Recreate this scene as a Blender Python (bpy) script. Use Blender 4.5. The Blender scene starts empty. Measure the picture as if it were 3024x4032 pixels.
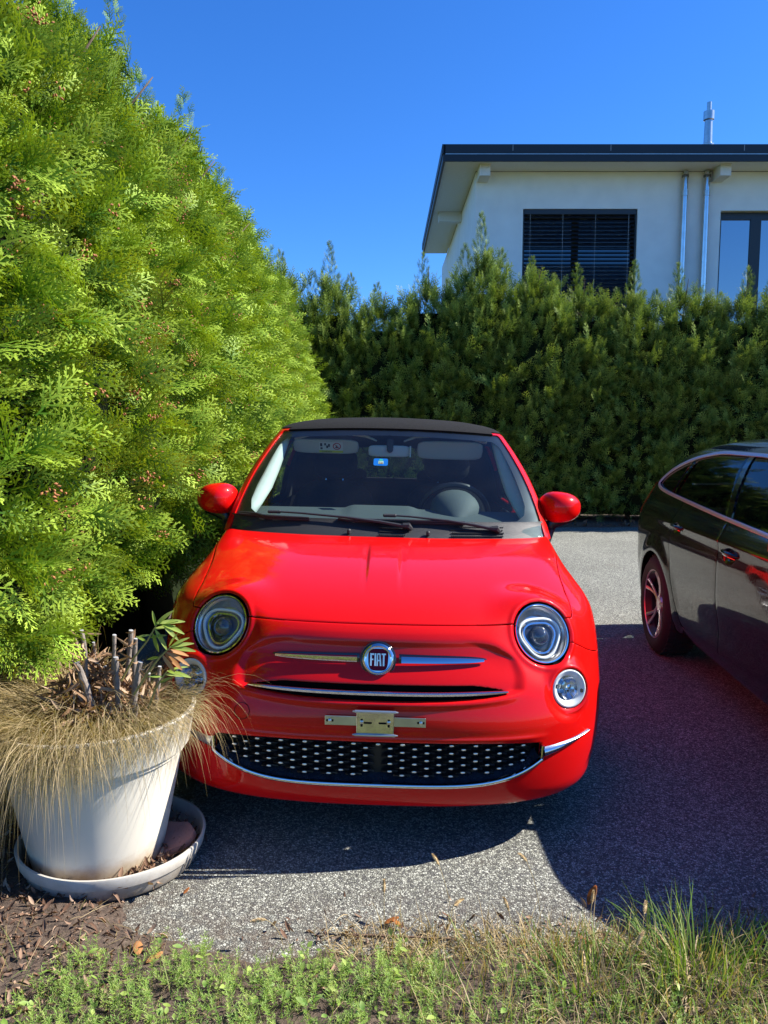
import bpy, math, random
import numpy as np
from mathutils import Vector, Matrix
R = math.radians
PI = math.pi
sc = bpy.context.scene
COL = sc.collection

# ------------------------------------------------------------------ camera
cam_d = bpy.data.cameras.new('camera')
cam = bpy.data.objects.new('camera', cam_d)
COL.objects.link(cam)
cam.location = (0, 0, 1.43)
cam.rotation_euler = (R(90 - 6), 0, 0)
cam_d.sensor_fit = 'HORIZONTAL'
cam_d.sensor_width = 36
cam_d.lens = 36.05
cam_d.clip_start = 0.05
cam_d.clip_end = 2000
sc.camera = cam
# ------------------------------------------------------------------ light
SUN = Vector((0.752, 0.085, 0.650)).normalized()
SUN_EL = math.asin(SUN.z)
SUN_AZ = math.atan2(SUN.x, SUN.y)
w = bpy.data.worlds.new('World')
sc.world = w
w.use_nodes = True
nt = w.node_tree
nt.nodes.clear()
sky = nt.nodes.new('ShaderNodeTexSky')
sky.sky_type = 'NISHITA'
sky.sun_disc = False
sky.sun_elevation = SUN_EL
sky.sun_rotation = SUN_AZ
sky.altitude = 450
sky.air_density = 1.0
sky.dust_density = 0.25
sky.ozone_density = 4.5
bg = nt.nodes.new('ShaderNodeBackground')
bg.inputs[1].default_value = 0.079
hs = nt.nodes.new('ShaderNodeHueSaturation')
hs.inputs['Saturation'].default_value = 1.20
tn = nt.nodes.new('ShaderNodeMix')
tn.data_type = 'RGBA'
tn.blend_type = 'MULTIPLY'
tn.inputs[0].default_value = 1
tn.inputs[7].default_value = (.60, .90, 1.30, 1)
wo = nt.nodes.new('ShaderNodeOutputWorld')
nt.links.new(sky.outputs[0], hs.inputs['Color'])
nt.links.new(hs.outputs[0], tn.inputs[6])
nt.links.new(tn.outputs[2], bg.inputs[0])
nt.links.new(bg.outputs[0], wo.inputs[0])
sl = bpy.data.lights.new('sun', 'SUN')
sl.energy = 4.9
sl.angle = R(0.53)
sl.color = (1.0, 0.955, 0.88)
so = bpy.data.objects.new('sun', sl)
COL.objects.link(so)
so.rotation_euler = (-SUN).to_track_quat('-Z', 'Y').to_euler()
sc.view_settings.view_transform = 'Standard'
sc.view_settings.look = 'None'
sc.view_settings.gamma = 1
sc.view_settings.use_curve_mapping = False
sc.view_settings.exposure = 1.2
sc.render.engine = 'CYCLES'
sc.cycles.max_bounces = 10
sc.cycles.transparent_max_bounces = 12
sc.cycles.caustics_reflective = False
sc.cycles.caustics_refractive = False

# ------------------------------------------------------------------ helpers
def link(o, parent=None):
    COL.objects.link(o)
    if parent is not None:
        o.parent = parent
    return o

def tag(o, label=None, cat=None, group=None, kind=None):
    if label: o['label'] = label
    if cat: o['category'] = cat
    if group: o['group'] = group
    if kind: o['kind'] = kind
    return o

def empty(name, loc=(0, 0, 0), rot=(0, 0, 0)):
    o = bpy.data.objects.new(name, None)
    o.location = loc
    o.rotation_euler = rot
    o.empty_display_size = .2
    return link(o)

def mk(name, V, F, mats, parent=None, smooth=True, col=None, mi=None, linked=True):
    """mesh from arrays; F an array or list of index arrays"""
    V = np.asarray(V, dtype=np.float32)
    if isinstance(F, np.ndarray):
        F = [F]
    F = [np.asarray(f, dtype=np.int32) for f in F if len(f)]
    me = bpy.data.meshes.new(name)
    me.vertices.add(len(V))
    me.vertices.foreach_set('co', V.ravel())
    loops = np.concatenate([f.ravel() for f in F])
    tot = np.concatenate([np.full(len(f), f.shape[1], np.int32) for f in F])
    st = np.concatenate([[0], np.cumsum(tot)[:-1]]).astype(np.int32)
    me.loops.add(len(loops))
    me.loops.foreach_set('vertex_index', loops)
    me.polygons.add(len(tot))
    me.polygons.foreach_set('loop_start', st)
    me.polygons.foreach_set('loop_total', tot)
    me.polygons.foreach_set('use_smooth', np.full(len(tot), smooth))
    if not isinstance(mats, (list, tuple)):
        mats = [mats]
    for m in mats:
        me.materials.append(m)
    if mi is not None:
        me.polygons.foreach_set('material_index', np.asarray(mi, np.int32))
    if col is not None:
        a = me.color_attributes.new('Col', 'FLOAT_COLOR', 'POINT')
        c = np.ones((len(V), 4), np.float32)
        c[:, :3] = col
        a.data.foreach_set('color', c.ravel())
    me.update(calc_edges=True)
    me.validate()
    o = bpy.data.objects.new(name, me)
    if linked:
        link(o, parent)
    return o

def auto(o, ang=35):
    """smooth by angle without operators: mark sharp edges"""
    import bmesh
    bm = bmesh.new(); bm.from_mesh(o.data)
    c = R(ang)
    for e in bm.edges:
        if len(e.link_faces) == 2 and e.calc_face_angle(0) > c:
            e.smooth = False
    bm.to_mesh(o.data); bm.free()
    return o

class MB:
    """collects simple solids into one mesh"""
    def __init__(s):
        s.v = []; s.f = {}; s.n = 0
    def add(s, V, F):
        V = np.asarray(V, float).reshape(-1, 3)
        for f in F:
            s.f.setdefault(len(f), []).append([i + s.n for i in f])
        s.v.append(V); s.n += len(V)
        return s
    def box(s, c, d, rot=None, bev=0.0):
        x, y, z = np.array(d) / 2.0
        b = min(bev, min(x, y, z) * .9)
        if b <= 0:
            V = np.array([[i, j, k] for i in (-x, x) for j in (-y, y) for k in (-z, z)])
            F = [(0, 1, 3, 2), (4, 6, 7, 5), (0, 4, 5, 1), (2, 3, 7, 6), (0, 2, 6, 4), (1, 5, 7, 3)]
        else:
            V = []; idx = {}
            for i in (-1, 1):
                for j in (-1, 1):
                    for k in (-1, 1):
                        for a in range(3):
                            p = [i * (x - b), j * (y - b), k * (z - b)]
                            p[a] = (i * x, j * y, k * z)[a]
                            idx[(i, j, k, a)] = len(V); V.append(p)
            V = np.array(V); F = []
            for a in range(3):
                u, w_ = [q for q in range(3) if q != a]
                for sg in (-1, 1):
                    q = []
                    for (p1, p2) in ((-1, -1), (1, -1), (1, 1), (-1, 1)):
                        t = [0, 0, 0]; t[a] = sg; t[u] = p1; t[w_] = p2
                        q.append(idx[(t[0], t[1], t[2], a)])
                    F.append(q)
            for a in range(3):
                u, w_ = [q for q in range(3) if q != a]
                for p1 in (-1, 1):
                    for p2 in (-1, 1):
                        q = []
                        for (sg, ax) in ((-1, u), (1, u), (1, w_), (-1, w_)):
                            t = [0, 0, 0]; t[a] = sg; t[u] = p1; t[w_] = p2
                            q.append(idx[(t[0], t[1], t[2], ax)])
                        F.append(q)
            for i in (-1, 1):
                for j in (-1, 1):
                    for k in (-1, 1):
                        F.append([idx[(i, j, k, a)] for a in range(3)])
        if rot is not None:
            V = V @ np.array(rot).T
        return s.add(V + np.array(c), F)
    def tube(s, pts, r, n=8, caps=True, flat=None, up=(0, 0, 1)):
        pts = [np.array(p, float) for p in pts]
        rr = r if isinstance(r, (list, tuple, np.ndarray)) else [r] * len(pts)
        V = []
        for i, p in enumerate(pts):
            t = pts[min(i + 1, len(pts) - 1)] - pts[max(i - 1, 0)]
            t /= np.linalg.norm(t) + 1e-12
            a = np.cross(np.array(up, float), t)
            if np.linalg.norm(a) < 1e-3: a = np.cross((1, 0, 0), t)
            a /= np.linalg.norm(a); b = np.cross(t, a)
            fl = flat if flat else 1
            for k in range(n):
                th = 2 * PI * (k + .5) / n
                V.append(p + rr[i] * (math.cos(th) * a + fl * math.sin(th) * b))
        F = []
        for i in range(len(pts) - 1):
            for k in range(n):
                F.append([i * n + k, i * n + (k + 1) % n, (i + 1) * n + (k + 1) % n, (i + 1) * n + k])
        if caps:
            F.append(list(range(n))[::-1]); F.append([(len(pts) - 1) * n + k for k in range(n)])
        return s.add(V, F)
    def lathe(s, prof, c=(0, 0, 0), axis=None, n=32, closed=False):
        """prof list of (r, h); axis unit vector"""
        A = np.array(axis if axis is not None else (0, 0, 1), float); A /= np.linalg.norm(A)
        a = np.cross(A, (0, 0, 1.)) if abs(A[2]) < .95 else np.cross(A, (1., 0, 0))
        a /= np.linalg.norm(a); b = np.cross(A, a)
        V = []
        for (r, h) in prof:
            for k in range(n):
                th = 2 * PI * k / n
                V.append(np.array(c) + A * h + r * (math.cos(th) * a + math.sin(th) * b))
        F = []
        for i in range(len(prof) - 1):
            for k in range(n):
                F.append([i * n + k, i * n + (k + 1) % n, (i + 1) * n + (k + 1) % n, (i + 1) * n + k])
        return s.add(V, F)
    def build(s, name, mat, parent=None, smooth=True, ang=35, linked=True):
        o = mk(name, np.concatenate(s.v), [np.array(f) for f in s.f.values()], mat, parent, smooth, linked=linked)
        if smooth: auto(o, ang)
        return o

def axes(N, up=(0, 0, 1)):
    N = np.array(N, float); N /= np.linalg.norm(N)
    a = np.cross(up, N); a /= np.linalg.norm(a)
    return N, a, np.cross(N, a)          # normal, right-ish, up-ish

def rot_to(N, up=(0, 0, 1)):
    n, a, b = axes(N, up)
    return np.stack([a, b, n], 1)        # columns: local x,y,z

# ------------------------------------------------------------------ materials
def newmat(name):
    m = bpy.data.materials.new(name); m.use_nodes = True
    return m, m.node_tree, m.node_tree.nodes['Principled BSDF']

def pm(name, col, rough=.5, metal=0, coat=0, spec=.5, noise=0, nscale=30, bump=0, bscale=200, emis=None, coat_rough=.03, sheen=0, trans=0, alpha=1):
    m, t, b = newmat(name)
    b.inputs['Base Color'].default_value = (*col, 1)
    b.inputs['Roughness'].default_value = rough
    b.inputs['Metallic'].default_value = metal
    b.inputs['Coat Weight'].default_value = coat
    b.inputs['Coat Roughness'].default_value = coat_rough
    b.inputs['Specular IOR Level'].default_value = spec
    b.inputs['Sheen Weight'].default_value = sheen
    b.inputs['Transmission Weight'].default_value = trans
    L = t.links.new
    tc = t.nodes.new('ShaderNodeTexCoord')
    if noise:
        n = t.nodes.new('ShaderNodeTexNoise'); n.inputs['Scale'].default_value = nscale; n.inputs['Detail'].default_value = 5
        L(tc.outputs['Object'], n.inputs['Vector'])
        r = t.nodes.new('ShaderNodeMapRange')
        r.inputs[1].default_value = .3; r.inputs[2].default_value = .7
        r.inputs[3].default_value = 1 - noise; r.inputs[4].default_value = 1 + noise
        L(n.outputs[0], r.inputs[0])
        mx = t.nodes.new('ShaderNodeMix'); mx.data_type = 'RGBA'; mx.blend_type = 'MULTIPLY'; mx.inputs[0].default_value = 1
        mx.inputs[6].default_value = (*col, 1); L(r.outputs[0], mx.inputs[7]); L(mx.outputs[2], b.inputs['Base Color'])
    if bump:
        n = t.nodes.new('ShaderNodeTexNoise'); n.inputs['Scale'].default_value = bscale; n.inputs['Detail'].default_value = 3
        L(tc.outputs['Object'], n.inputs['Vector'])
        bp = t.nodes.new('ShaderNodeBump'); bp.inputs['Strength'].default_value = bump; bp.inputs['Distance'].default_value = .002
        L(n.outputs[0], bp.inputs['Height']); L(bp.outputs[0], b.inputs['Normal'])
    return m

def ramp(t, fac, stops):
    r = t.nodes.new('ShaderNodeValToRGB')
    e = r.color_ramp.elements
    while len(e) < len(stops): e.new(.5)
    for q, (p, c) in zip(e, stops):
        q.position = p; q.color = (*c, 1)
    t.links.new(fac, r.inputs[0])
    return r.outputs[0]

def noise_node(t, vec, scale, detail=4, rough=.5):
    n = t.nodes.new('ShaderNodeTexNoise'); n.inputs['Scale'].default_value = scale
    n.inputs['Detail'].default_value = detail; n.inputs['Roughness'].default_value = rough
    t.links.new(vec, n.inputs['Vector']); return n.outputs[0]

def paint(name, col, dust=.3, coat=1.0, cior=1.42):
    m, t, b = newmat(name); L = t.links.new
    tc = t.nodes.new('ShaderNodeTexCoord').outputs['Object']
    n1 = noise_node(t, tc, 5, 6, .7)
    n2 = noise_node(t, tc, 260, 2, .6)
    mp = t.nodes.new('ShaderNodeMapping'); mp.inputs['Scale'].default_value = (40, 40, 9); mp.inputs['Rotation'].default_value = (0, .4, .3)
    L(tc, mp.inputs[0]); n3 = noise_node(t, mp.outputs[0], 6, 6, .75)
    sp = t.nodes.new('ShaderNodeMapRange'); sp.inputs[1].default_value = .74; sp.inputs[2].default_value = .80; sp.inputs[3].default_value = 0; sp.inputs[4].default_value = .5 * dust
    L(n2, sp.inputs[0])
    s3 = t.nodes.new('ShaderNodeMapRange'); s3.inputs[1].default_value = .52; s3.inputs[2].default_value = .75; s3.inputs[3].default_value = 0; s3.inputs[4].default_value = .10 * dust
    L(n3, s3.inputs[0])
    ad = t.nodes.new('ShaderNodeMath'); ad.operation = 'ADD'; L(sp.outputs[0], ad.inputs[0]); L(s3.outputs[0], ad.inputs[1])
    mx = t.nodes.new('ShaderNodeMix'); mx.data_type = 'RGBA'
    mx.inputs[6].default_value = (*col, 1); mx.inputs[7].default_value = (.5, .30, .24, 1)
    L(ad.outputs[0], mx.inputs[0]); L(mx.outputs[2], b.inputs['Base Color'])
    r = t.nodes.new('ShaderNodeMapRange'); r.inputs[1].default_value = .3; r.inputs[2].default_value = .75; r.inputs[3].default_value = .015; r.inputs[4].default_value = .10 * dust + .015
    L(n1, r.inputs[0]); L(r.outputs[0], b.inputs['Coat Roughness'])
    b.inputs['Roughness'].default_value = .38
    b.inputs['Specular IOR Level'].default_value = .05
    b.inputs['Coat Weight'].default_value = coat
    b.inputs['Coat IOR'].default_value = cior
    bp = t.nodes.new('ShaderNodeBump'); bp.inputs['Strength'].default_value = .012; bp.inputs['Distance'].default_value = .01
    L(noise_node(t, tc, 90, 1), bp.inputs['Height']); L(bp.outputs[0], b.inputs['Coat Normal'])
    return m

def glassmat(name, tint=(.8, .86, .84), ior=1.5, dust=0.0, refl=1.0):
    m, t, b = newmat(name); L = t.links.new
    t.nodes.remove(b); out = t.nodes['Material Output']
    tr = t.nodes.new('ShaderNodeBsdfTransparent'); tr.inputs[0].default_value = (*tint, 1)
    gl = t.nodes.new('ShaderNodeBsdfGlossy'); gl.inputs['Roughness'].default_value = 0.004
    fr = t.nodes.new('ShaderNodeFresnel')
    ge = t.nodes.new('ShaderNodeNewGeometry'); mr = t.nodes.new('ShaderNodeMapRange')      # same pane from both sides
    mr.inputs[3].default_value = ior; mr.inputs[4].default_value = 1 / ior
    L(ge.outputs['Backfacing'], mr.inputs[0]); L(mr.outputs[0], fr.inputs[0])
    mu = t.nodes.new('ShaderNodeMath'); mu.operation = 'MULTIPLY'; mu.inputs[1].default_value = refl; mu.use_clamp = True
    L(fr.outputs[0], mu.inputs[0])
    mx = t.nodes.new('ShaderNodeMixShader')
    L(mu.outputs[0], mx.inputs[0]); L(tr.outputs[0], mx.inputs[1]); L(gl.outputs[0], mx.inputs[2])
    last = mx.outputs[0]
    if dust:
        tc = t.nodes.new('ShaderNodeTexCoord').outputs['Object']
        n2 = noise_node(t, tc, 160, 3, .7); n1 = noise_node(t, tc, 5, 4)
        sp = t.nodes.new('ShaderNodeMapRange'); sp.inputs[1].default_value = .66; sp.inputs[2].default_value = .74; sp.inputs[3].default_value = 0; sp.inputs[4].default_value = .30
        L(n2, sp.inputs[0])
        s1 = t.nodes.new('ShaderNodeMapRange'); s1.inputs[1].default_value = .3; s1.inputs[2].default_value = .8; s1.inputs[3].default_value = .25; s1.inputs[4].default_value = 1.0
        L(n1, s1.inputs[0])
        ad = t.nodes.new('ShaderNodeMath'); ad.operation = 'ADD'; ad.use_clamp = True
        ad.inputs[1].default_value = .10; L(sp.outputs[0], ad.inputs[0])
        m2 = t.nodes.new('ShaderNodeMath'); m2.operation = 'MULTIPLY'; L(ad.outputs[0], m2.inputs[0]); L(s1.outputs[0], m2.inputs[1])
        m3 = t.nodes.new('ShaderNodeMath'); m3.operation = 'MULTIPLY'; L(m2.outputs[0], m3.inputs[0]); m3.inputs[1].default_value = dust
        df = t.nodes.new('ShaderNodeBsdfDiffuse'); df.inputs[0].default_value = (.5, .5, .48, 1)
        m4 = t.nodes.new('ShaderNodeMixShader'); L(m3.outputs[0], m4.inputs[0]); L(last, m4.inputs[1]); L(df.outputs[0], m4.inputs[2])
        last = m4.outputs[0]
    L(last, out.inputs[0])
    return m

def foliage(name, c1, c2, c3, rough=.45, trans=.3, tip=None, spec=.12):
    """Col.r tint, partly random, Col.g tip factor, Col.b random"""
    m, t, b = newmat(name); L = t.links.new
    at = t.nodes.new('ShaderNodeAttribute'); at.attribute_name = 'Col'
    sx = t.nodes.new('ShaderNodeSeparateColor'); L(at.outputs['Color'], sx.inputs[0])
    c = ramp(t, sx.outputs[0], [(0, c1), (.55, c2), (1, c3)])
    tc = t.nodes.new('ShaderNodeTexCoord').outputs['Object']
    if tip:
        mx = t.nodes.new('ShaderNodeMix'); mx.data_type = 'RGBA'; mx.inputs[7].default_value = (*tip, 1)
        pw = t.nodes.new('ShaderNodeMath'); pw.operation = 'POWER'; pw.inputs[1].default_value = 1.6; L(sx.outputs[1], pw.inputs[0])
        mm = t.nodes.new('ShaderNodeMath'); mm.operation = 'MULTIPLY'; mm.inputs[1].default_value = .85
        L(pw.outputs[0], mm.inputs[0]); L(mm.outputs[0], mx.inputs[0]); L(c, mx.inputs[6]); c = mx.outputs[2]
    L(c, b.inputs['Base Color'])
    b.inputs['Roughness'].default_value = rough
    b.inputs['Specular IOR Level'].default_value = spec
    tl = t.nodes.new('ShaderNodeBsdfTranslucent')
    g = t.nodes.new('ShaderNodeMix'); g.data_type = 'RGBA'; g.blend_type = 'MULTIPLY'; g.inputs[0].default_value = 1
    g.inputs[7].default_value = (1.25, 1.15, .35, 1); L(c, g.inputs[6]); L(g.outputs[2], tl.inputs[0])
    ms = t.nodes.new('ShaderNodeMixShader'); ms.inputs[0].default_value = trans
    L(b.outputs[0], ms.inputs[1]); L(tl.outputs[0], ms.inputs[2])
    L(ms.outputs[0], t.nodes['Material Output'].inputs[0])
    return m

RED = paint('red_paint', (.62, .004, .003), .28, cior=1.34)
BLACKP = paint('black_paint', (.004, .004, .0045), .04, 1.0, 1.6)
CHROME = pm('chrome', (.62, .63, .64), .06, 1)
CHROMED = pm('chrome_dusty', (.55, .56, .57), .16, 1, bump=.1, bscale=300)
ALU = pm('aluminium', (.55, .55, .52), .28, 1, noise=.12, nscale=20)
PLB = pm('black_plastic', (.018, .018, .019), .5, bump=.4, bscale=900)
PLG = pm('black_gloss_plastic', (.006, .006, .007), .12, coat=.6)
MATTB = pm('matt_black', (.004, .004, .004), .9, spec=.1)
RUB = pm('tyre_rubber', (.022, .021, .021), .75, bump=.3, bscale=200)
ROOFC = pm('soft_top_cloth', (.011, .0105, .0105), .95, bump=.6, bscale=1500, noise=.15, nscale=60, spec=.2)
DASH = pm('dash_plastic', (.060, .075, .072), .7, bump=.4, bscale=500)
SEAT = pm('seat_cloth', (.012, .012, .013), .9, noise=.3, nscale=60, bump=.5, bscale=700)
BEIGE = pm('ivory_trim', (.58, .60, .52), .6, noise=.04)
VISOR = pm('visor_cloth', (.50, .50, .46), .85, bump=.3, bscale=800)
GLASS = glassmat('windscreen_glass', (.76, .86, .86), 1.5, dust=.13)
GLASSD = glassmat('tinted_glass', (.22, .27, .26), 1.52, dust=.05)
LENS = glassmat('lens_glass', (.93, .95, .95), 1.5, dust=.25)
SILV = pm('reflector', (.72, .73, .74), .12, 1)
DRL = pm('light_guide', (.84, .84, .80), .25, coat=.4)
REDL = pm('red_lens', (.35, .004, .006), .15, coat=.8)
# ------------------------------------------------------------------ car shell machinery
def pchip(x, y, xi):
    h = np.diff(x); d = np.diff(y) / h; m = np.zeros_like(y); m[0] = d[0]; m[-1] = d[-1]
    for i in range(1, len(y) - 1):
        if d[i - 1] * d[i] > 0:
            w1 = 2 * h[i] + h[i - 1]; w2 = h[i] + 2 * h[i - 1]; m[i] = (w1 + w2) / (w1 / d[i - 1] + w2 / d[i])
    k = np.clip(np.searchsorted(x, xi) - 1, 0, len(x) - 2); t = (xi - x[k]) / h[k]
    return (2*t**3-3*t**2+1)*y[k] + (t**3-2*t**2+t)*h[k]*m[k] + (-2*t**3+3*t**2)*y[k+1] + (t**3-t**2)*h[k]*m[k+1]

def sst(a, b, x):
    t = np.clip((x - a) / (b - a), 0, 1)
    return t * t * (3 - 2 * t)

class Shell:
    """T rows: z, yF, W, D, n, yR, DR, nR, drop ; loop from rear centre (-x) by the front to rear centre (+x)"""
    def __init__(s, T, dens, nrow, ysplit, NA, NB, side=None):
        T = np.array(T, float)
        q = np.concatenate([[0], np.cumsum(np.hypot(np.diff(T[:, 0]), np.diff(T[:, 1])))])
        f = np.linspace(0, q[-1], 2000)
        zz = pchip(q, T[:, 0], f)
        wgt = np.array([dens(v) for v in zz]); cum = np.concatenate([[0], np.cumsum((wgt[1:] + wgt[:-1]) / 2)])
        si = np.interp(np.linspace(0, cum[-1], nrow), cum, f)
        rows = np.stack([pchip(q, T[:, j], si) for j in range(T.shape[1])], 1)
        P = []
        for (z, yF, W, D, n, yR, DR, nR, drop) in rows:
            f1 = np.linspace(0, PI / 2, 500)
            xa = np.append(W * np.sin(f1) ** (2 / n), W)
            ya = np.append(yF + D * (1 - np.cos(f1) ** (2 / n)), ysplit)
            sa = np.concatenate([[0], np.cumsum(np.hypot(np.diff(xa), np.diff(ya)))])
            ia = np.linspace(0, sa[-1], NA)
            A = np.stack([np.interp(ia, sa, xa), np.interp(ia, sa, ya)], 1)
            xb = np.append(W, (W * np.sin(f1[::-1]) ** (2 / nR)))
            yb = np.append(ysplit, yR - DR * (1 - np.cos(f1[::-1]) ** (2 / nR)))
            sb = np.concatenate([[0], np.cumsum(np.hypot(np.diff(xb), np.diff(yb)))])
            ib = np.linspace(0, sb[-1], NB)
            B = np.stack([np.interp(ib, sb, xb), np.interp(ib, sb, yb)], 1)
            h = np.concatenate([A, B[1:]])
            H3 = np.stack([h[:, 0], h[:, 1], z - drop * (h[:, 0] / W) ** 2], 1)
            if side is not None:
                H3[:, 0] += side(H3[:, 0], H3[:, 1], z)
            P.append(np.concatenate([H3[::-1] * [-1, 1, 1], H3[1:]]))
        s.P = np.array(P); s.rows = rows
        nu = s.P.shape[1]
        s.rv = {k: np.repeat(rows[:, j][:, None], nu, 1) for j, k in enumerate(('z', 'yF', 'W', 'D', 'n', 'yR'))}
        s.lock = np.zeros(s.P.shape[:2], bool); s.G = []
    def snap(s, fn):
        P = s.P; g = fn(P[..., 0], P[..., 1], P[..., 2], s.rv)
        old = s.lock.copy()
        best = np.full(g.shape, 9.); new = P.copy(); hit = np.zeros(g.shape, bool)
        for ax in (0, 1):
            sl0 = (slice(None, -1), slice(None)) if ax == 0 else (slice(None), slice(None, -1))
            sl1 = (slice(1, None), slice(None)) if ax == 0 else (slice(None), slice(1, None))
            g0, g1 = g[sl0], g[sl1]; P0, P1 = P[sl0], P[sl1]
            cr = g0 * g1 < 0
            t = np.where(cr, g0 / np.where(cr, g0 - g1, 1), 9)
            X = P0 + t[..., None] * (P1 - P0)
            l0, l1 = old[sl0], old[sl1]
            to0 = cr & ((t <= .5) | l1) & ~l0
            to1 = cr & ~to0 & ~l1
            for (msk, tt, sl_) in ((to0, t, sl0), (to1, 1 - t, sl1)):
                b = best[sl_]; up = msk & (tt < b)
                b[up] = tt[up]; nn = new[sl_]; nn[up] = X[up]; hh = hit[sl_]; hh[up] = True
        s.P = new; s.lock |= hit
        g = fn(new[..., 0], new[..., 1], new[..., 2], s.rv); g[hit] = 0
        s.G.append(g)
        return len(s.G) - 1
    def tris(s):
        nv, nu = s.P.shape[:2]
        idx = np.arange(nv * nu).reshape(nv, nu)
        a, b, c, d = idx[:-1, :-1], idx[:-1, 1:], idx[1:, 1:], idx[1:, :-1]
        alt = np.zeros(a.shape, bool)
        for g in s.G:
            f = g.ravel(); eps = 1e-9
            cross_ac = (f[a] * f[c] < -eps * 0) & (np.abs(f[b]) < 1e-7) & (np.abs(f[d]) < 1e-7)
            alt |= cross_ac
        t1 = np.where(alt[..., None], np.stack([a, b, d], -1), np.stack([a, b, c], -1)).reshape(-1, 3)
        t2 = np.where(alt[..., None], np.stack([b, c, d], -1), np.stack([a, c, d], -1)).reshape(-1, 3)
        s.T = np.concatenate([t1, t2])
        s.TG = [g.ravel()[s.T].mean(1) for g in s.G]
        return s
    def finish(s, disp=None):
        s.base = s.P.copy()
        if disp is not None: s.P = disp(s.P, s.rv)
        n = np.cross(np.gradient(s.P, axis=1), np.gradient(s.P, axis=0))
        n /= np.linalg.norm(n, axis=-1, keepdims=True) + 1e-12
        s.N = n
        # outward: away from the middle of the body
        c = s.P.mean((0, 1)); k = ((s.P - c) * n).sum(-1).mean()
        if k < 0: s.N = -n; s.flip = True
        else: s.flip = False
        return s
    def part(s, mask, name, mat, parent, gap=.0018, flange=.014, off=0.0, thick=0):
        T = s.T[mask]
        used, inv = np.unique(T, return_inverse=True)
        T = inv.reshape(-1, 3)
        V = s.P.reshape(-1, 3)[used].copy(); N = s.N.reshape(-1, 3)[used]
        V += N * off
        # winding
        fn = np.cross(V[T[:, 1]] - V[T[:, 0]], V[T[:, 2]] - V[T[:, 0]])
        if (fn * N[T[:, 0]]).sum() < 0: T = T[:, ::-1]
        e = np.concatenate([T[:, [0, 1]], T[:, [1, 2]], T[:, [2, 0]]])
        own = np.tile(np.arange(len(T)), 3)
        key = np.sort(e, 1); kk = key[:, 0].astype(np.int64) * (len(V) + 1) + key[:, 1]
        u, first, cnt = np.unique(kk, return_index=True, return_counts=True)
        be = e[first[cnt == 1]]; bf = own[first[cnt == 1]]
        if gap or flange:
            acc = np.zeros_like(V); k = np.zeros(len(V))
            cen = V[T].mean(1)
            isb = np.zeros(len(V), bool); isb[be.ravel()] = True
            for j in range(3):
                m = isb[T[:, j]]
                dlt = cen[m] - V[T[m, j]]
                np.add.at(acc, T[m, j], dlt); np.add.at(k, T[m, j], 1)
            b = np.where(isb)[0]
            d = acc[b]; d -= (d * N[b]).sum(1)[:, None] * N[b]
            d /= np.linalg.norm(d, axis=1)[:, None] + 1e-9
            V[b] += d * gap - N[b] * (gap * .35)
            m2 = -np.ones(len(V), int); m2[b] = np.arange(len(b))
            nb = len(V)
            if flange:
                top = V[b]; bot = V[b] - N[b] * flange + d * .001
                V = np.concatenate([V, top, bot])
                q = np.stack([nb + m2[be[:, 1]], nb + m2[be[:, 0]], nb + len(b) + m2[be[:, 0]], nb + len(b) + m2[be[:, 1]]], 1)
                return mk(name, V, [T, q], mat, parent)
        return mk(name, V, [T], mat, parent)
    def at(s, fx):
        """index of the grid vertex nearest to a base point"""
        d = np.linalg.norm(s.base - np.array(fx), axis=-1); return np.unravel_index(d.argmin(), d.shape)
    def surf(s, x, z):
        """front surface y and normal for (x,z), displaced grid"""
        nv, nu = s.P.shape[:2]
        m = s.NAf
        sub = s.P[:, m[0]:m[1]]; d = (sub[..., 0] - x) ** 2 + (sub[..., 2] - z) ** 2
        i = np.unravel_index(d.argmin(), d.shape)
        n = s.N[i[0], i[1] + m[0]]; p = sub[i]
        y = p[1] + ((p[0] - x) * n[0] + (p[2] - z) * n[2]) / n[1]
        return y, n
    def trace(s, xs, zs, off=0.0):
        out = []
        for x, z in zip(xs, zs):
            y, n = s.surf(x, z); out.append(np.array([x, y, z]) + n * off)
        return np.array(out)

def strip(P, N, prof, name, mat, parent, close=True, taper=None, up=None):
    """sweep a profile (list of (across, out)) along points P with outward normals N"""
    P = np.asarray(P, float); N = np.asarray(N, float)
    t = np.gradient(P, axis=0); t /= np.linalg.norm(t, axis=1)[:, None]
    a = np.cross(N, t); a /= np.linalg.norm(a, axis=1)[:, None]
    n2 = np.cross(t, a)
    if (n2 * N).sum() < 0: n2 = -n2
    k = len(prof); V = []
    for i in range(len(P)):
        f = 1 if taper is None else taper[i]
        for (u, h) in prof:
            V.append(P[i] + a[i] * u * f + n2[i] * h * (f if h > 0 else 1))
    F = []
    for i in range(len(P) - 1):
        for j in range(k if close else k - 1):
            F.append([i * k + j, i * k + (j + 1) % k, (i + 1) * k + (j + 1) % k, (i + 1) * k + j])
    mb = MB(); mb.add(V, F)
    if close:
        mb.add(V[:k], [list(range(k))[::-1]]); mb.add(V[-k:], [list(range(k))])
    return mb.build(name, mat, parent, ang=50)

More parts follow.
